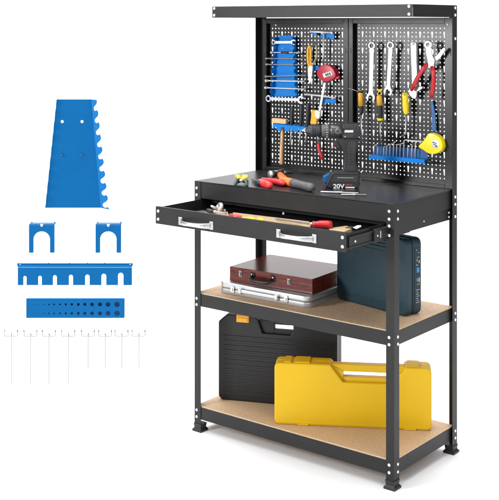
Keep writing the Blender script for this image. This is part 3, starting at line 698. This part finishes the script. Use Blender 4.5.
b = MB(); b.tube([A+(E_-A)*.30, A+(E_-A)*.42, A+(E_-A)*.7, A+(E_-A)*.93, E_+u*.004], [.0172, .0160, .0145, .0165, .0115], 16); b.build('grey_grip', 'grey', ch)
pr_t = thing('pliers', onZ(262, 183, ZT), 'pliers with bright red handles lying beside the claw hammer', 'pliers')
zr = ZT+.012
b = MB(); b.tube([onZ(252.0, 179.0, zr-.006), onZ(256, 181, zr-.002), onZ(260.5, 183.0, zr)], [.003, .007, .010], 10); b.build('jaw', 'black', pr_t)
b = MB(); b.tube([onZ(259.4, 181.0, zr), onZ(262.6, 182.8, zr), onZ(266.2, 184.2, zr), onZ(269.6, 185.4, zr), onZ(271.0, 185.8, zr)], [.008, .0135, .0155, .0135, .006], 14); b.build('handle', 'redbr', pr_t)
b = MB(); b.tube([onZ(262.0, 179.0, zr), onZ(270.0, 180.4, zr), onZ(276, 181.6, zr), onZ(281.6, 183.0, zr), onZ(284.6, 183.6, zr)], [.006, .0095, .012, .012, .006], 14); b.build('handle', 'redbr', pr_t)
cl = thing('spring_clamp', onZ(240, 184, ZT), 'small yellow and dark green spring clamp near the left end of the table top', 'clamp')
for k_, (pts, rr, mt_) in enumerate(((((235.0, 176.2), (238.6, 177.0), (240.6, 180.4)), (.007, .011, .008), 'amber'), (((247.0, 176.6), (244.4, 176.8), (242.6, 180.6)), (.007, .011, .008), 'yellowb'),
     (((239.6, 180.4), (236.4, 181.6), (234.6, 185.2)), (.009, .0085, .005), 'green'), (((243.4, 180.4), (246.4, 181.4), (247.0, 185.4)), (.009, .0085, .005), 'green'))):
    b = MB(); hs = (.027, .024, .014) if k_ < 2 else (.014, .011, .0065)
    b.tube([onZ(p[0], p[1], ZT+h_) for p, h_ in zip(pts, hs)], list(rr), 12); b.build('grip' if k_ < 2 else 'jaw', mt_, cl)
b = MB(); c_ = onZ(241.6, 180.6, ZT+.018); b.tube([c_-RT*.008, c_+RT*.008], .006, 12); b.build('spring', 'satin', cl)

# ------------------------------------------------------------------ things in the drawer
z = DZ
b = MB(); c_ = onZ(219.6, 207.4, z+.020)
t = thing('hose_clamp', (c_.x, c_.y, z), 'shiny round silver clamp head at the left end of the open drawer', 'clamp')
b.lathe(c_-V((-.3, -1, .5)).normalized()*.010, V((-.3, -1, .5)), [(0, .010), (.003, .018), (.009, .0215), (.015, .019), (.019, .012), (.0195, .007), (.012, .005)], 24); b.build('knob_head', 'satin', t)
b = MB(); b.tube([c_-RT*.034+UP*.006, c_-RT*.012-UP*.004], [.004, .007], 10); b.tube([c_+RT*.010-UP*.010, c_+RT*.026-UP*.012], .006, 10); b.build('screw', 'satin', t)
def lying(name, pts, z0, th, m_, lab, cat, bev=.002):
    b = MB(); P = [onZ(x, y, z0+th) for x, y in pts]; b.prism([p-UP*th for p in P], UP*th, bev, 2); o = b.build(name, m_); c_ = sum(P, V())/len(P); c_.z = z0
    recentre(o, c_); return tag(o, lab, cat)
lying('wooden_rule', [(233.0, 212.2), (309.5, 221.4), (311.0, 229.5), (231.0, 221.5)], z, .014, 'tan', 'long tan wooden strip lying in the middle of the open drawer', 'wood strip')
lying('wooden_block', [(213.0, 211.2), (226.0, 213.2), (226.0, 222.0), (213.0, 220.0)], z, .010, 'tan', 'short tan wooden piece beside the silver clamp in the drawer', 'wood piece')
t = thing('screwdriver', onZ(300, 224, z), 'screwdriver with a glossy red handle lying at the right of the open drawer', 'screwdriver', 'screwdrivers in the drawer')
zz = z+.028; A, B, C_ = onZ(332.6, 224.6, zz), onZ(312.4, 224.4, zz), onZ(276.0, 219.0, zz-.008); L = (B-A).length
b = MB(); b.lathe(A, B-A, [(0, .006), (.004, .0125), (L*.3, .0145), (L*.6, .0140), (L*.85, .0105), (L, .0115)], 14); b.build('handle', 'red', t)
b = MB(); b.lathe(B, C_-B, [(0, .0075), (.010, .0065), (.014, .0032), ((C_-B).length, .0030)], 10); b.build('blade', 'satin', t)
t = thing('screwdriver', onZ(238, 217, z), 'small red-handled driver beside the tan strip at the left of the open drawer', 'screwdriver', 'screwdrivers in the drawer')
zz = z+.016; b = MB(); A, B = onZ(229.4, 215.6, zz), onZ(241.6, 217.4, zz); b.lathe(A, B-A, [(0, .005), (.005, .009), (.030, .0095), ((B-A).length, .006)], 12); b.build('handle', 'redbr', t)
b = MB(); b.tube([B, onZ(251, 219.4, zz-.004)], .0028, 8); b.build('blade', 'yellowb', t)
for k_, (a, c2, lab) in enumerate((((246.8, 218.0), (254.6, 219.2), 'yellow-handled driver lying left on the tan strip in the drawer'), ((258.2, 219.0), (263.4, 220.2), 'short yellow driver lying right on the tan strip in the drawer'))):
    zz = z+.0205; b = MB(); A, B = onZ(*a, zz), onZ(*c2, zz); b.lathe(A, B-A, [(0, .003), (.003, .006), ((B-A).length*.8, .0062), ((B-A).length, .003)], 12); o = b.build('driver', 'yellowb'); recentre(o, A); tag(o, lab, 'screwdriver')
lying('hand_saw', [(329.0, 228.0), (346.4, 225.6), (353.0, 227.6), (340.0, 233.6), (330.0, 232.6)], z, .016, 'tan', 'tan toothed wooden piece under the right end of the red screwdriver', 'wood piece')
t = thing('putty_knife', onZ(360, 226, z), 'white-tipped tool lying at the right end of the open drawer', 'putty knife')
b = MB(); b.prism([onZ(x, y, z+.020) for x, y in ((353.0, 227.2), (357.2, 225.2), (361.0, 225.0), (361.4, 226.2), (357.0, 228.4))], -UP*.003, .001, 1); b.build('blade', 'white', t)
b = MB(); b.tube([onZ(346.0, 229.2, z+.012), onZ(354.2, 227.4, z+.018)], [.007, .006], 10); b.build('handle', 'foot', t)
lying('wood_offcut', [(204.0, 212.6), (212.0, 209.6), (228.0, 211.6), (229.0, 216.0), (206.0, 217.0)], z, .006, 'tan', 'thin brown wooden offcut under the round silver clamp head in the drawer', 'wood piece')
t = thing('chisel', onZ(226, 212, z), 'short dark-handled chisel with yellow ferrule behind the red driver in the drawer', 'chisel')
b = MB(); A, B = onZ(206.5, 210.2, z+.020), onZ(213.5, 211.6, z+.018); b.lathe(A, B-A, [(0, .004), (.005, .008), ((B-A).length*.9, .0085), ((B-A).length, .005)], 12); b.build('handle', 'foot', t)
b = MB(); b.lathe(B, onZ(230, 213.6, z+.016)-B, [(0, .006), (.010, .006), (.012, .0035), (.055, .0030)], 10); b.build('blade', 'satin', t)
lying('paper_sheet', [(181.0, 213.6), (203.0, 210.2), (214.0, 213.0), (196.0, 219.0)], z, .003, 'grey', 'grey sheet lying flat at the left end of the open drawer', 'sheet', .0003)

# ------------------------------------------------------------------ cases on the shelves
ZS = .538; ZB = .099
def frame_rt(p, ang):
    """local frame: x along the case front, y into the bench"""
    return Matrix.Translation(V(p)) @ Matrix.Rotation(ang, 4, 'Z')
def rrect(x0, x1, y0, y1, r, z, n=5):
    pts = []
    for cx_, cy_, a0 in ((x1-r, y0+r, -PI/2), (x1-r, y1-r, 0), (x0+r, y1-r, PI/2), (x0+r, y0+r, PI)):
        for i in range(n+1): a = a0+PI/2*i/n; pts.append(V((cx_+r*math.cos(a), cy_+r*math.sin(a), z)))
    return pts
# aluminium case
ac = thing('aluminium_case', (-.376, .055, ZS), 'flat silver aluminium case with rounded corners lying under the brown case', 'case')
ac.rotation_euler = (0, 0, math.radians(1.6)); mx = frame_rt(ac.location, ac.rotation_euler.z); w, dp, h = .425, .28, .044
for z0, z1, nm in ((.0, .0205, 'base'), (.0225, h, 'lid')):
    b = MB(); b.prism(rrect(0, w, 0, dp, .030, z0, 8), (0, 0, z1-z0), .0035, 3); smooth(b.build(nm, 'alu', ac, mx))
b = MB(); b.prism(rrect(.002, w-.002, .002, dp-.002, .028, .0203), (0, 0, .0024)); b.build('seam', 'dullsteel', ac, mx)
for x in (.075, .325):
    b = MB(); b.box(x-.009, x+.009, -.006, -.0002, .008, .034, .002, 2); b.box(x-.006, x+.006, -.011, -.0062, .016, .026, .002, 2); b.build('latch', 'chrome', ac, mx)
b = MB(); b.box(.112, .288, -.010, -.004, .015, .029, .003, 2); b.box(.108, .122, -.013, -.0002, .012, .032, .002, 2); b.box(.278, .292, -.013, -.0002, .012, .032, .002, 2); b.build('handle', 'alu', ac, mx)
# brown case
bc = thing('wooden_case', (-.338, .083, ZS+h+.001), 'glossy reddish brown wooden case with black handle on top of the silver case', 'case')
bc.rotation_euler = (0, 0, math.radians(3.2)); mx = frame_rt(bc.location, bc.rotation_euler.z); w, dp, h2 = .378, .275, .056
b = MB(); b.box(0, w, 0, dp, 0, .036, .0015, 2); b.build('base', 'mahog', bc, mx)
b = MB(); b.box(0, w, 0, dp, .0370, h2, .0015, 2); b.build('lid', 'mahog', bc, mx)
b = MB(); b.box(.001, w-.001, .001, dp-.001, .0358, .0372); b.build('seam', 'foot', bc, mx)
for x in (.052, .275):
    b = MB(); b.box(x-.0075, x+.0075, -.003, -.0002, .022, .046, .001, 1); b.box(x-.004, x+.004, -.008, -.0032, .026, .040, .001, 1); b.build('latch', 'dullsteel', bc, mx)
b = MB(); b.tube([(.110, -.004, .034), (.112, -.016, .026), (.122, -.022, .022), (.160, -.023, .020), (.190, -.022, .022), (.200, -.016, .026), (.202, -.004, .034)], [.0055, .006, .0075, .0085, .0075, .006, .0055], 12)
b.box(.100, .120, -.005, -.0002, .024, .046, .002, 1); b.box(.192, .212, -.005, -.0002, .024, .046, .002, 1); hh = b.build('handle', 'foot', bc, mx)
for x in (.108, .206): bolt(hh, mx @ V((x, -.0052, .040)), mx.to_3x3() @ V((0, -1, 0)), .0032)
# teal case, upright
tc_ = thing('teal_case', (.0415, .2585, ZS), 'dark teal upright tool case with printed white marks on its narrow side', 'case')
ang = math.atan2(.186-.2585, .392-.0455); tc_.rotation_euler = (0, 0, ang); mx = frame_rt(tc_.location, ang); w, dp, h = .356, .082, .276
def vrect(x0, x1, z0, z1, r, y, n=5): return [V((p.x, y, p.y)) for p in rrect(x0, x1, z0, z1, r, 0, n)]
b = MB(); b.prism(vrect(0, w, .0, h, .022, 0), (0, .034, 0), .008, 3); smooth(b.build('front_shell', 'teal', tc_, mx))
b = MB(); b.prism(vrect(.002, w-.0015, .002, h-.002, .022, .0345), (0, .005, 0), .001, 1); b.build('seam', 'tealdk', tc_, mx)
b = MB(); b.prism(vrect(0, w, .0, h, .022, .040), (0, dp-.040, 0), .008, 3); smooth(b.build('back_shell', 'teal', tc_, mx))
b = MB(); b.prism(vrect(.030, w-.052, .035, h-.055, .018, -.0015), (0, .003, 0), .0012, 2); b.build('front_panel', 'teal', tc_, mx)
for k_ in range(3):
    b = MB(); b.box(.034, w-.056, -.0032, -.0004, h-.046+k_*.012, h-.041+k_*.012, .001, 1); b.build('ridge', 'teal', tc_, mx)
b = MB(); b.box(w-.0002, w+.0006, .044, .074, .03, h-.035, .0002, 1); sp = b.build('side_label', 'tealdk', tc_, mx)
def mark(y0, y1, z0, z1, m_):
    b = MB(); b.box(w+.0007, w+.0012, y0, y1, z0, z1); b.build('print_mark', m_, sp, mx)
mark(.053, .067, .152, .170, 'bluepr')
for y0, y1, z0, z1 in ((.050, .056, .229, .236), (.058, .070, .221, .225), (.052, .070, .205, .209), (.052, .058, .190, .203), (.062, .070, .184, .196), (.050, .060, .176, .182), (.052, .058, .120, .132), (.060, .070, .116, .134), (.053, .070, .108, .112)): mark(y0+.002, y1-.001, z0+.001, z1-.001, 'greypr')
for k_ in range(7): mark(.050+(k_ % 2)*.003, .068-(k_ % 3)*.004, .044+k_*.0075, .0462+k_*.0075, 'greypr')

# generic vertical case traced on its front plane
def case_plane(pL, pR):
    u = (pR-pL).normalized(); n = V((u.y, -u.x, 0))            # n points to the viewer's side
    def loc(px, py):
        q = onP(px, py, pL, n); return V(((q-pL).dot(u), 0, q.z-pL.z))
    return u, loc
# yellow case
pL, pR = onZ(274.4, 424.2, ZB), onZ(431.6, 431.2, ZB)
yc = thing('yellow_case', pL, 'yellow plastic tool case with a handle slot standing on the bottom shelf', 'case')
ang = math.atan2(pR.y-pL.y, pR.x-pL.x); yc.rotation_euler = (0, 0, ang); mx = frame_rt(pL, ang); u, loc = case_plane(pL, pR)
wY = (pR-pL).length; pxs = lambda pts: [loc(x, y) for x, y in pts]
def clampz(P): 
    for p in P: p.z = max(p.z, .0)
    return P
hgt = loc(276, 361.5).z; topR = loc(429, 370.2).z; hgt = (hgt+topR)/2
nA, nB = loc(330.2, 367).x, loc(343.2, 382).x; nC, nD = loc(394.0, 386).x, loc(405.5, 370).x; nz = (loc(343, 382).z+loc(385, 384.6).z)/2
r = .018
def case_outline(w, h, r, notch, y):
    P = vrect(0, w, 0, h, r, y); i = [k for k, p in enumerate(P) if p.x > w/2 and p.z > h*.5]; last = max(i)
    return P[:last+1]+[V((x, y, z)) for x, z in notch]+P[last+1:]
notch = [(nD, hgt), (nC, nz), (nB, nz), (nA, hgt)]
thk = .088
for y0, y1, nm in ((0, .042, 'front_shell'), (.046, thk, 'back_shell')):
    b = MB(); b.prism(case_outline(wY, hgt, r, notch, y0), (0, y1-y0, 0), .005, 3); b.build(nm, 'yellow', yc, mx)
b = MB(); b.prism(case_outline(wY, hgt, r, notch, .0422), (0, .0036, 0)); o = b.build('seam', 'amber', yc, mx)
o.data.transform(Matrix.Translation((0, 0, 0)))
sA, sB = loc(343.0, 375).x, nC-.004; sz0, sz1 = (loc(343, 378.0).z+loc(384, 380.0).z)/2, (loc(343, 372.4).z+loc(384, 375.6).z)/2
b = MB(); b.box(nA+.002, nD-.002, .020, .056, sz1, hgt-.002, .003, 2); b.box(nB-.004, nC+.004, .016, .048, nz-.006, sz0, .002, 2)
b.prism([V((nA+.001, .016, hgt-.004)), V((sA, .016, sz1+.002)), V((sA, .016, sz0-.002)), V((nB, .016, nz)), V((nB-.012, .016, nz+.004))], (0, .05, 0))
b.build('handle', 'yellow', yc, mx)
pan = MB(); pan.prism(vrect(.014, wY-.014, .006, .0135, .003, -.0014), (0, .003, 0), .0012, 2); pan.build('front_rim', 'yellow', yc, mx)
for x0_, x1_ in ((284.0, 291.0), (294.5, 309.5)): 
    a_, b_ = loc(x0_, 362).x, loc(x1_, 362).x; b = MB(); b.box(a_, b_, .010, thk-.006, hgt-.006, hgt+.0045, .002, 2); b.build('latch', 'yellow', yc, mx)
for x0_, x1_ in ((297.5, 308.5), (404.0, 416.0)):
    a_, b_ = loc(x0_, 424).x, loc(x1_, 424).x; b = MB(); b.box(a_, b_, -.004, .03, .0006, .007, .001, 2); b.build('hinge', 'yellow', yc, mx)
b = MB(); b.box(nD+.006, nD+.050, .010, thk-.006, hgt-.006, hgt+.0045, .002, 2); b.build('latch', 'yellow', yc, mx)
# black case behind it
pL, pR = onZ(218.4, 399.2, ZB), onZ(272.0, 404.2, ZB)
dirb = (pR-pL).normalized()
kc = thing('black_case', pL, 'black ribbed plastic tool case with orange latch standing behind the yellow case', 'case')
ang = math.atan2(dirb.y, dirb.x); kc.rotation_euler = (0, 0, ang); mx = frame_rt(pL, ang); u, loc = case_plane(pL, pR)
wK = loc(337.2, 380).x; hK = loc(229, 314.4).z
n0_, n1_, n2_, n3_ = loc(257.5, 322).x, loc(262.5, 333).x, loc(290.5, 336).x, loc(296.0, 328).x
zn = (loc(262.5, 333).z+loc(290.5, 336.4).z)/2; thK = .095
out = [(.014, 0), (wK-.014, 0), (wK, .014), (wK, hK-.032), (wK-.034, hK), (n3_, hK), (n2_, zn), (n1_, zn), (n0_, hK), (.036, hK), (0, hK-.030), (0, .014)]
out = [(.014, 0), (wK-.014, 0), (wK, .014), (wK, hK-.032), (wK-.034, hK), (n3_+.012, hK), (n3_, hK-.012), (n2_, zn), (n1_, zn), (n0_, hK-.012), (n0_-.012, hK-.002), (.036, hK), (0, hK-.030), (0, .014)]
for y0, y1, nm in ((0, .045, 'front_shell'), (.049, thK, 'back_shell')):
    b = MB(); b.prism([V((x, y0, z_)) for x, z_ in out], (0, y1-y0, 0), .004, 2); b.build(nm, 'blackcase', kc, mx)
b = MB(); b.prism([V((x, .0452, z_)) for x, z_ in out], (0, .0036, 0)); b.build('seam', 'foot', kc, mx)
w0_, w1_ = loc(273.6, 328).x, loc(292.4, 330).x; wz1, wz0 = (loc(273.6, 325.4).z+loc(292, 326.6).z)/2, (loc(273.6, 330.4).z+loc(292, 331.2).z)/2
b = MB(); b.box(n0_+.003, w0_, .014, .036, zn-.004, hK-.016, .002, 1); b.box(w1_, n3_-.002, .014, .036, zn-.004, hK-.016, .002, 1)
b.box(w0_-.001, w1_+.001, .013, .030, zn-.005, wz0, .001, 1); b.box(w0_-.001, w1_+.001, .013, .030, wz1, hK-.016, .002, 1)
b.build('handle', 'blackcase', kc, mx)
for k_ in range(15):
    zz = .022+k_*.0188; b = MB(); b.box(.018, wK-.018, -.0022, .0004, zz, zz+.009, .0012, 1)
    if zz < zn-.012: b.build('rib', 'blackcase', kc, mx)
    else: b.bm.free()
for (xa_, xb_) in ((loc(236.6, 319).x, loc(249.2, 320).x), (n3_+.03, n3_+.08)):
    b = MB(); b.box(xa_, xb_, -.006, .052, hK-.027, hK+.002, .003, 2); b.box(xa_+.004, xb_-.004, -.0085, -.0058, hK-.021, hK-.008, .001, 1); b.build('latch', 'latchor', kc, mx)

# ------------------------------------------------------------------ the loose accessories at the left
DI = 2.75; KI = F/DI
def IP(px, py, dep=0.): return CAM+FW*(DI+dep)+RT*((px-CX)/KI)-UP*((py-CY)/KI)
def IPs(pts, dep=0.): return [IP(x, y, dep) for x, y in pts]
def holed_plate(b, outline, holes, dep, th):
    """flat plate with round through holes: triangulated fill between outline and holes"""
    edges = []
    def loop_(pts):
        vs = [b.bm.verts.new(p) for p in pts]; return [b.bm.edges.new((vs[i], vs[(i+1) % len(vs)])) for i in range(len(vs))]
    edges += loop_(IPs(outline, dep))
    for hx, hy, hr in holes: edges += loop_([IP(hx+hr*math.cos(2*PI*i/14), hy+hr*math.sin(2*PI*i/14), dep) for i in range(14)])
    r_ = bmesh.ops.triangle_fill(b.bm, use_beauty=True, use_dissolve=False, edges=edges)
    fs = [g for g in r_['geom'] if isinstance(g, bmesh.types.BMFace)]
    ex = bmesh.ops.extrude_face_region(b.bm, geom=fs)
    vs = [g for g in ex['geom'] if isinstance(g, bmesh.types.BMVert)]
    bmesh.ops.translate(b.bm, verts=vs, vec=FW*th)
    bmesh.ops.recalc_face_normals(b.bm, faces=b.bm.faces[:])
# large rack
wr = thing('wrench_rack', IP(75, 208), 'large empty blue wrench rack with a saw-toothed right edge, left of the workbench', 'tool rack')
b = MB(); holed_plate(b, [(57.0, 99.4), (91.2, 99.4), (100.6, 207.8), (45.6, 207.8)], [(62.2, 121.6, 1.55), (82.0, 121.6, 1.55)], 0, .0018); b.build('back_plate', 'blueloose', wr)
for q in ((62.4, 155), (82.0, 155)):
    b = MB(); b.lathe(IP(q[0], q[1], -.0004), -FW, [(0, .0036), (.0012, .0030), (.0016, .001)], 14); b.build('rivet', 'bluedk', wr)
def rflange(x_top, x_bot, sx, spread_top, spread_bot, dt):
    """notched flange, bent forward and outwards"""
    N = 9; b = MB(); pts = []; y0, y1 = 99.4, 207.8
    def base(t): return V((x_top+(x_bot-x_top)*t, y0+(y1-y0)*t))
    teeth = []
    for i in range(N):
        for f_, k_ in ((.00, 1.02), (.08, 1.05), (.24, .98), (.40, .78), (.52, .52), (.60, .36), (.70, .28), (.82, .29), (.91, .40), (.935, .56), (.89, .76), (.84, .92)):
            teeth.append(((i+f_)/N, k_))
    teeth += [(1.0, 1.1)]
    front = []; back = []
    for t_, k_ in teeth:
        p = base(t_); s_ = sx*(spread_top+(spread_bot-spread_top)*t_)
        front.append(IP(p.x+s_*k_, p.y+ (0 if t_ < 1 else .3), -dt*k_))
    back = [IP(*base(1.0), 0), IP(*base(0.0), 0)]
    b.prism(front+back, (RT*.0007*sx+FW*.0010)); return b
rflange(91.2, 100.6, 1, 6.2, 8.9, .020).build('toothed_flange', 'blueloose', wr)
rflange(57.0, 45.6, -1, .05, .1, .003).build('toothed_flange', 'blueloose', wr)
# two U brackets
def ubr(x0, label):
    t = thing('pliers_bracket', IP(x0+12.8, 253), label, 'bracket', 'blue U-shaped brackets left of the workbench')
    o_ = [(0, .6), (0, 28.4), (4.6, 28.4), (4.6, 14.2)]
    for i in range(1, 12):
        a = PI-PI*i/12; o_.append((12.8+8.2*math.cos(a), 14.8-7.8*math.sin(a)))
    o_ += [(21.0, 14.2), (21.0, 28.4), (25.6, 28.4), (25.6, .6)]
    b = MB(); b.prism(IPs([(x0+x, 224.4+y) for x, y in o_]), FW*.0016, .0003, 1); b.build('front_plate', 'blueloose', t)
    b = MB(); b.prism(IPs([(x0+.1, 225.0), (x0+25.5, 225.0), (x0+25.5, 224.2), (x0+.1, 224.2)], .0018), FW*.02); b.build('bent_lip', 'blueloose', t)
    b = MB(); b.prism(IPs([(x0+11.2, 224.0), (x0+14.4, 224.0), (x0+13.6, 226.6), (x0+12.0, 226.6)], -.0008), FW*.0006); b.build('locating_notch', 'white', t)
    for s_ in (1.2, 24.2):
        b = MB(); b.prism(IPs([(x0+s_-.7, 223.6), (x0+s_+.7, 223.6), (x0+s_+.7, 225.4), (x0+s_-.7, 225.4)], .0205), FW*.004); b.build('hook_tab', 'bluedk', t)
    return t
ubr(28.9, 'left one of the two blue U-shaped brackets beside the workbench'); ubr(95.5, 'right one of the two blue U-shaped brackets beside the workbench')
# notched strip
st_ = thing('tool_strip', IP(75, 284), 'loose blue tool strip with seven notches of growing width', 'tool strip')
cs = [(25.4, 3.2, 275.4), (40.4, 3.5, 275.2), (55.3, 3.8, 274.6), (71.3, 4.1, 274.2), (87.7, 4.4, 274.0), (104.1, 4.8, 273.2), (121.0, 5.4, 272.2)]
o_ = [(18.2, 268.6), (18.0, 284.4)]
o_ = [(18.2, 267.0), (18.2, 284.6)]
for cx_, w_, ty in cs:
    o_.append((cx_-w_/2, 284.6))
    for i in range(7): a = PI-PI*i/6; o_.append((cx_+w_/2*math.cos(a), ty+w_/2-w_/2*math.sin(a)))
    o_.append((cx_+w_/2, 284.6))
o_ += [(132.2, 284.6), (132.2, 267.0)]
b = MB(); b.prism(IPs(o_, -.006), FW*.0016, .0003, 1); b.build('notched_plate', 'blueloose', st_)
b = MB(); b.prism(IPs([(18.2, 266.8), (132.2, 266.8), (132.0, 264.8), (18.4, 264.8)], -.0058)[:2]+IPs([(132.0, 264.6), (18.4, 264.6)], -.0035), FW*.0016+UP*.0001); b.build('sloping_shelf', 'blueloose', st_)
b = MB(); holed_plate(b, [(17.2, 263.2), (133.0, 263.2), (132.6, 266.0), (129.6, 267.4), (127.8, 265.2), (22.6, 265.2), (20.8, 267.2), (17.4, 266.0)], [(20.2, 264.9, .8), (130.2, 264.9, .8)], -.0015, .0014); b.build('hanging_edge', 'blueloose', st_)
for x_ in (48, 69, 87, 104):
    b = MB(); b.prism(IPs([(x_, 262.8), (x_+1.2, 262.8), (x_+1.2, 264.0), (x_, 264.0)], -.0012), FW*.002); b.build('hook_tab', 'bluedk', st_)
# bit holder
bh = thing('bit_holder', IP(75, 318), 'loose blue drill bit holder with two rows of holes growing to the right', 'bit holder')
hx = [32.7, 38.4, 43.7, 48.9, 54.1, 60.1, 65.8, 71.8, 78.3, 84.8, 92.1, 99.9, 108.0, 117.0]; hr = [.30, .40, .50, .70, .85, .95, 1.1, 1.25, 1.4, 1.6, 1.8, 2.05, 2.35, 2.7]
holes = [(x, y, r_) for x, r_ in zip(hx, hr) for y in (304.4, 313.4)]
b = MB(); holed_plate(b, [(26.2, 299.6), (124.2, 299.6), (124.2, 318.0), (26.2, 318.0)], holes, 0, .0018); b.build('drilled_plate', 'blueloose', bh)
b = MB(); b.prism(IPs([(26.2, 299.5), (124.2, 299.5), (124.2, 298.8), (26.2, 298.8)], 0.0002), FW*.009); b.build('top_flange', 'blueloose', bh)
b = MB(); b.prism(IPs([(26.2, 299.6), (124.2, 299.6), (124.2, 318.0), (26.2, 318.0)], .0085), FW*.0016); b.build('rear_plate', 'bluedk', bh)
# wire hooks
names = ['first', 'second', 'third', 'fourth']
for i, (x, yb_) in enumerate(((11.2, 383.4), (30.5, 383.4), (49.0, 383.4), (68.3, 383.4), (88.0, 367.6), (105.1, 367.6), (121.6, 367.6), (138.6, 367.6))):
    long_ = i < 4
    t = thing('peg_hook', IP(x, 336), '%s %s thin wire hook from the left in the row below the blue bit holder' % (names[i % 4], 'long' if long_ else 'short'), 'hook', 'loose %s wire hooks left of the workbench' % ('long' if long_ else 'short'))
    b = MB(); b.tube(IPs([(x-6.4, 330.6), (x-6.5, 335.6), (x-6.0, 336.3), (x+6.0, 336.3), (x+6.5, 335.6), (x+6.4, 330.6)]), .0013, 8)
    b.build('cross_bar', 'hookwire', t)
    b = MB(); b.tube(IPs([(x+.3, 334.6), (x+.2, 337.4), (x+.2, yb_)], -.0012), .00115, 6); b.build('long_wire', 'hookwire', t)
    for sx in (-6.5, 6.4):
        b = MB(); b.tube(IPs([(x+sx, 331.8), (x+sx-.15, 330.0)]), .0014, 8); b.build('tip', 'grey', t)
    b = MB(); b.tube(IPs([(x+.3, 335.2), (x+.5, 333.2)], -.0012), .0012, 8); b.build('tip', 'grey', t)

# ------------------------------------------------------------------ light
w = bpy.data.worlds.new('World'); S.world = w; w.use_nodes = True
w.node_tree.nodes['Background'].inputs[0].default_value = (.95, .97, 1, 1); w.node_tree.nodes['Background'].inputs[1].default_value = .22
def area(name, loc, target, sx, sy, power, col=(1, 1, 1)):
    l = bpy.data.lights.new(name, 'AREA'); l.shape = 'RECTANGLE'; l.size = sx; l.size_y = sy; l.energy = power; l.color = col
    o = bpy.data.objects.new(name, l); COL.objects.link(o); o.location = V(loc)
    o.rotation_euler = (V(target)-V(loc)).to_track_quat('-Z', 'Y').to_euler(); return o
base = V((CAM.x, CAM.y, 0))
area('overhead_softbox', base+FW*4.3-RT*.2+UP*4.4, base+FW*4.3, 5.0, 5.0, 430)
area('key_softbox', V((-1.6, -3.4, 1.95)), V((.15, .44, 1.25)), .8, .9, 115)
area('front_fill', base+FW*.2+RT*1.2+UP*2.6, base+FW*4.1+UP*.2, 3.5, 2.0, 70)  # fill lamp added to lighten the floor under the bench
area('backdrop_lamp', base+FW*7.6+UP*5.6, base+FW*9.6, 9, 4, 330)
area('backdrop_lamp', base+FW*5.6+UP*4.2, base+FW*11.5+UP*3.0, 8, 1.2, 120)

S.view_settings.view_transform = 'Standard'; S.view_settings.look = 'None'; S.view_settings.exposure = 0; S.view_settings.gamma = 1
S.render.engine = 'CYCLES'
S.cycles.max_bounces = 8; S.cycles.use_denoising = True
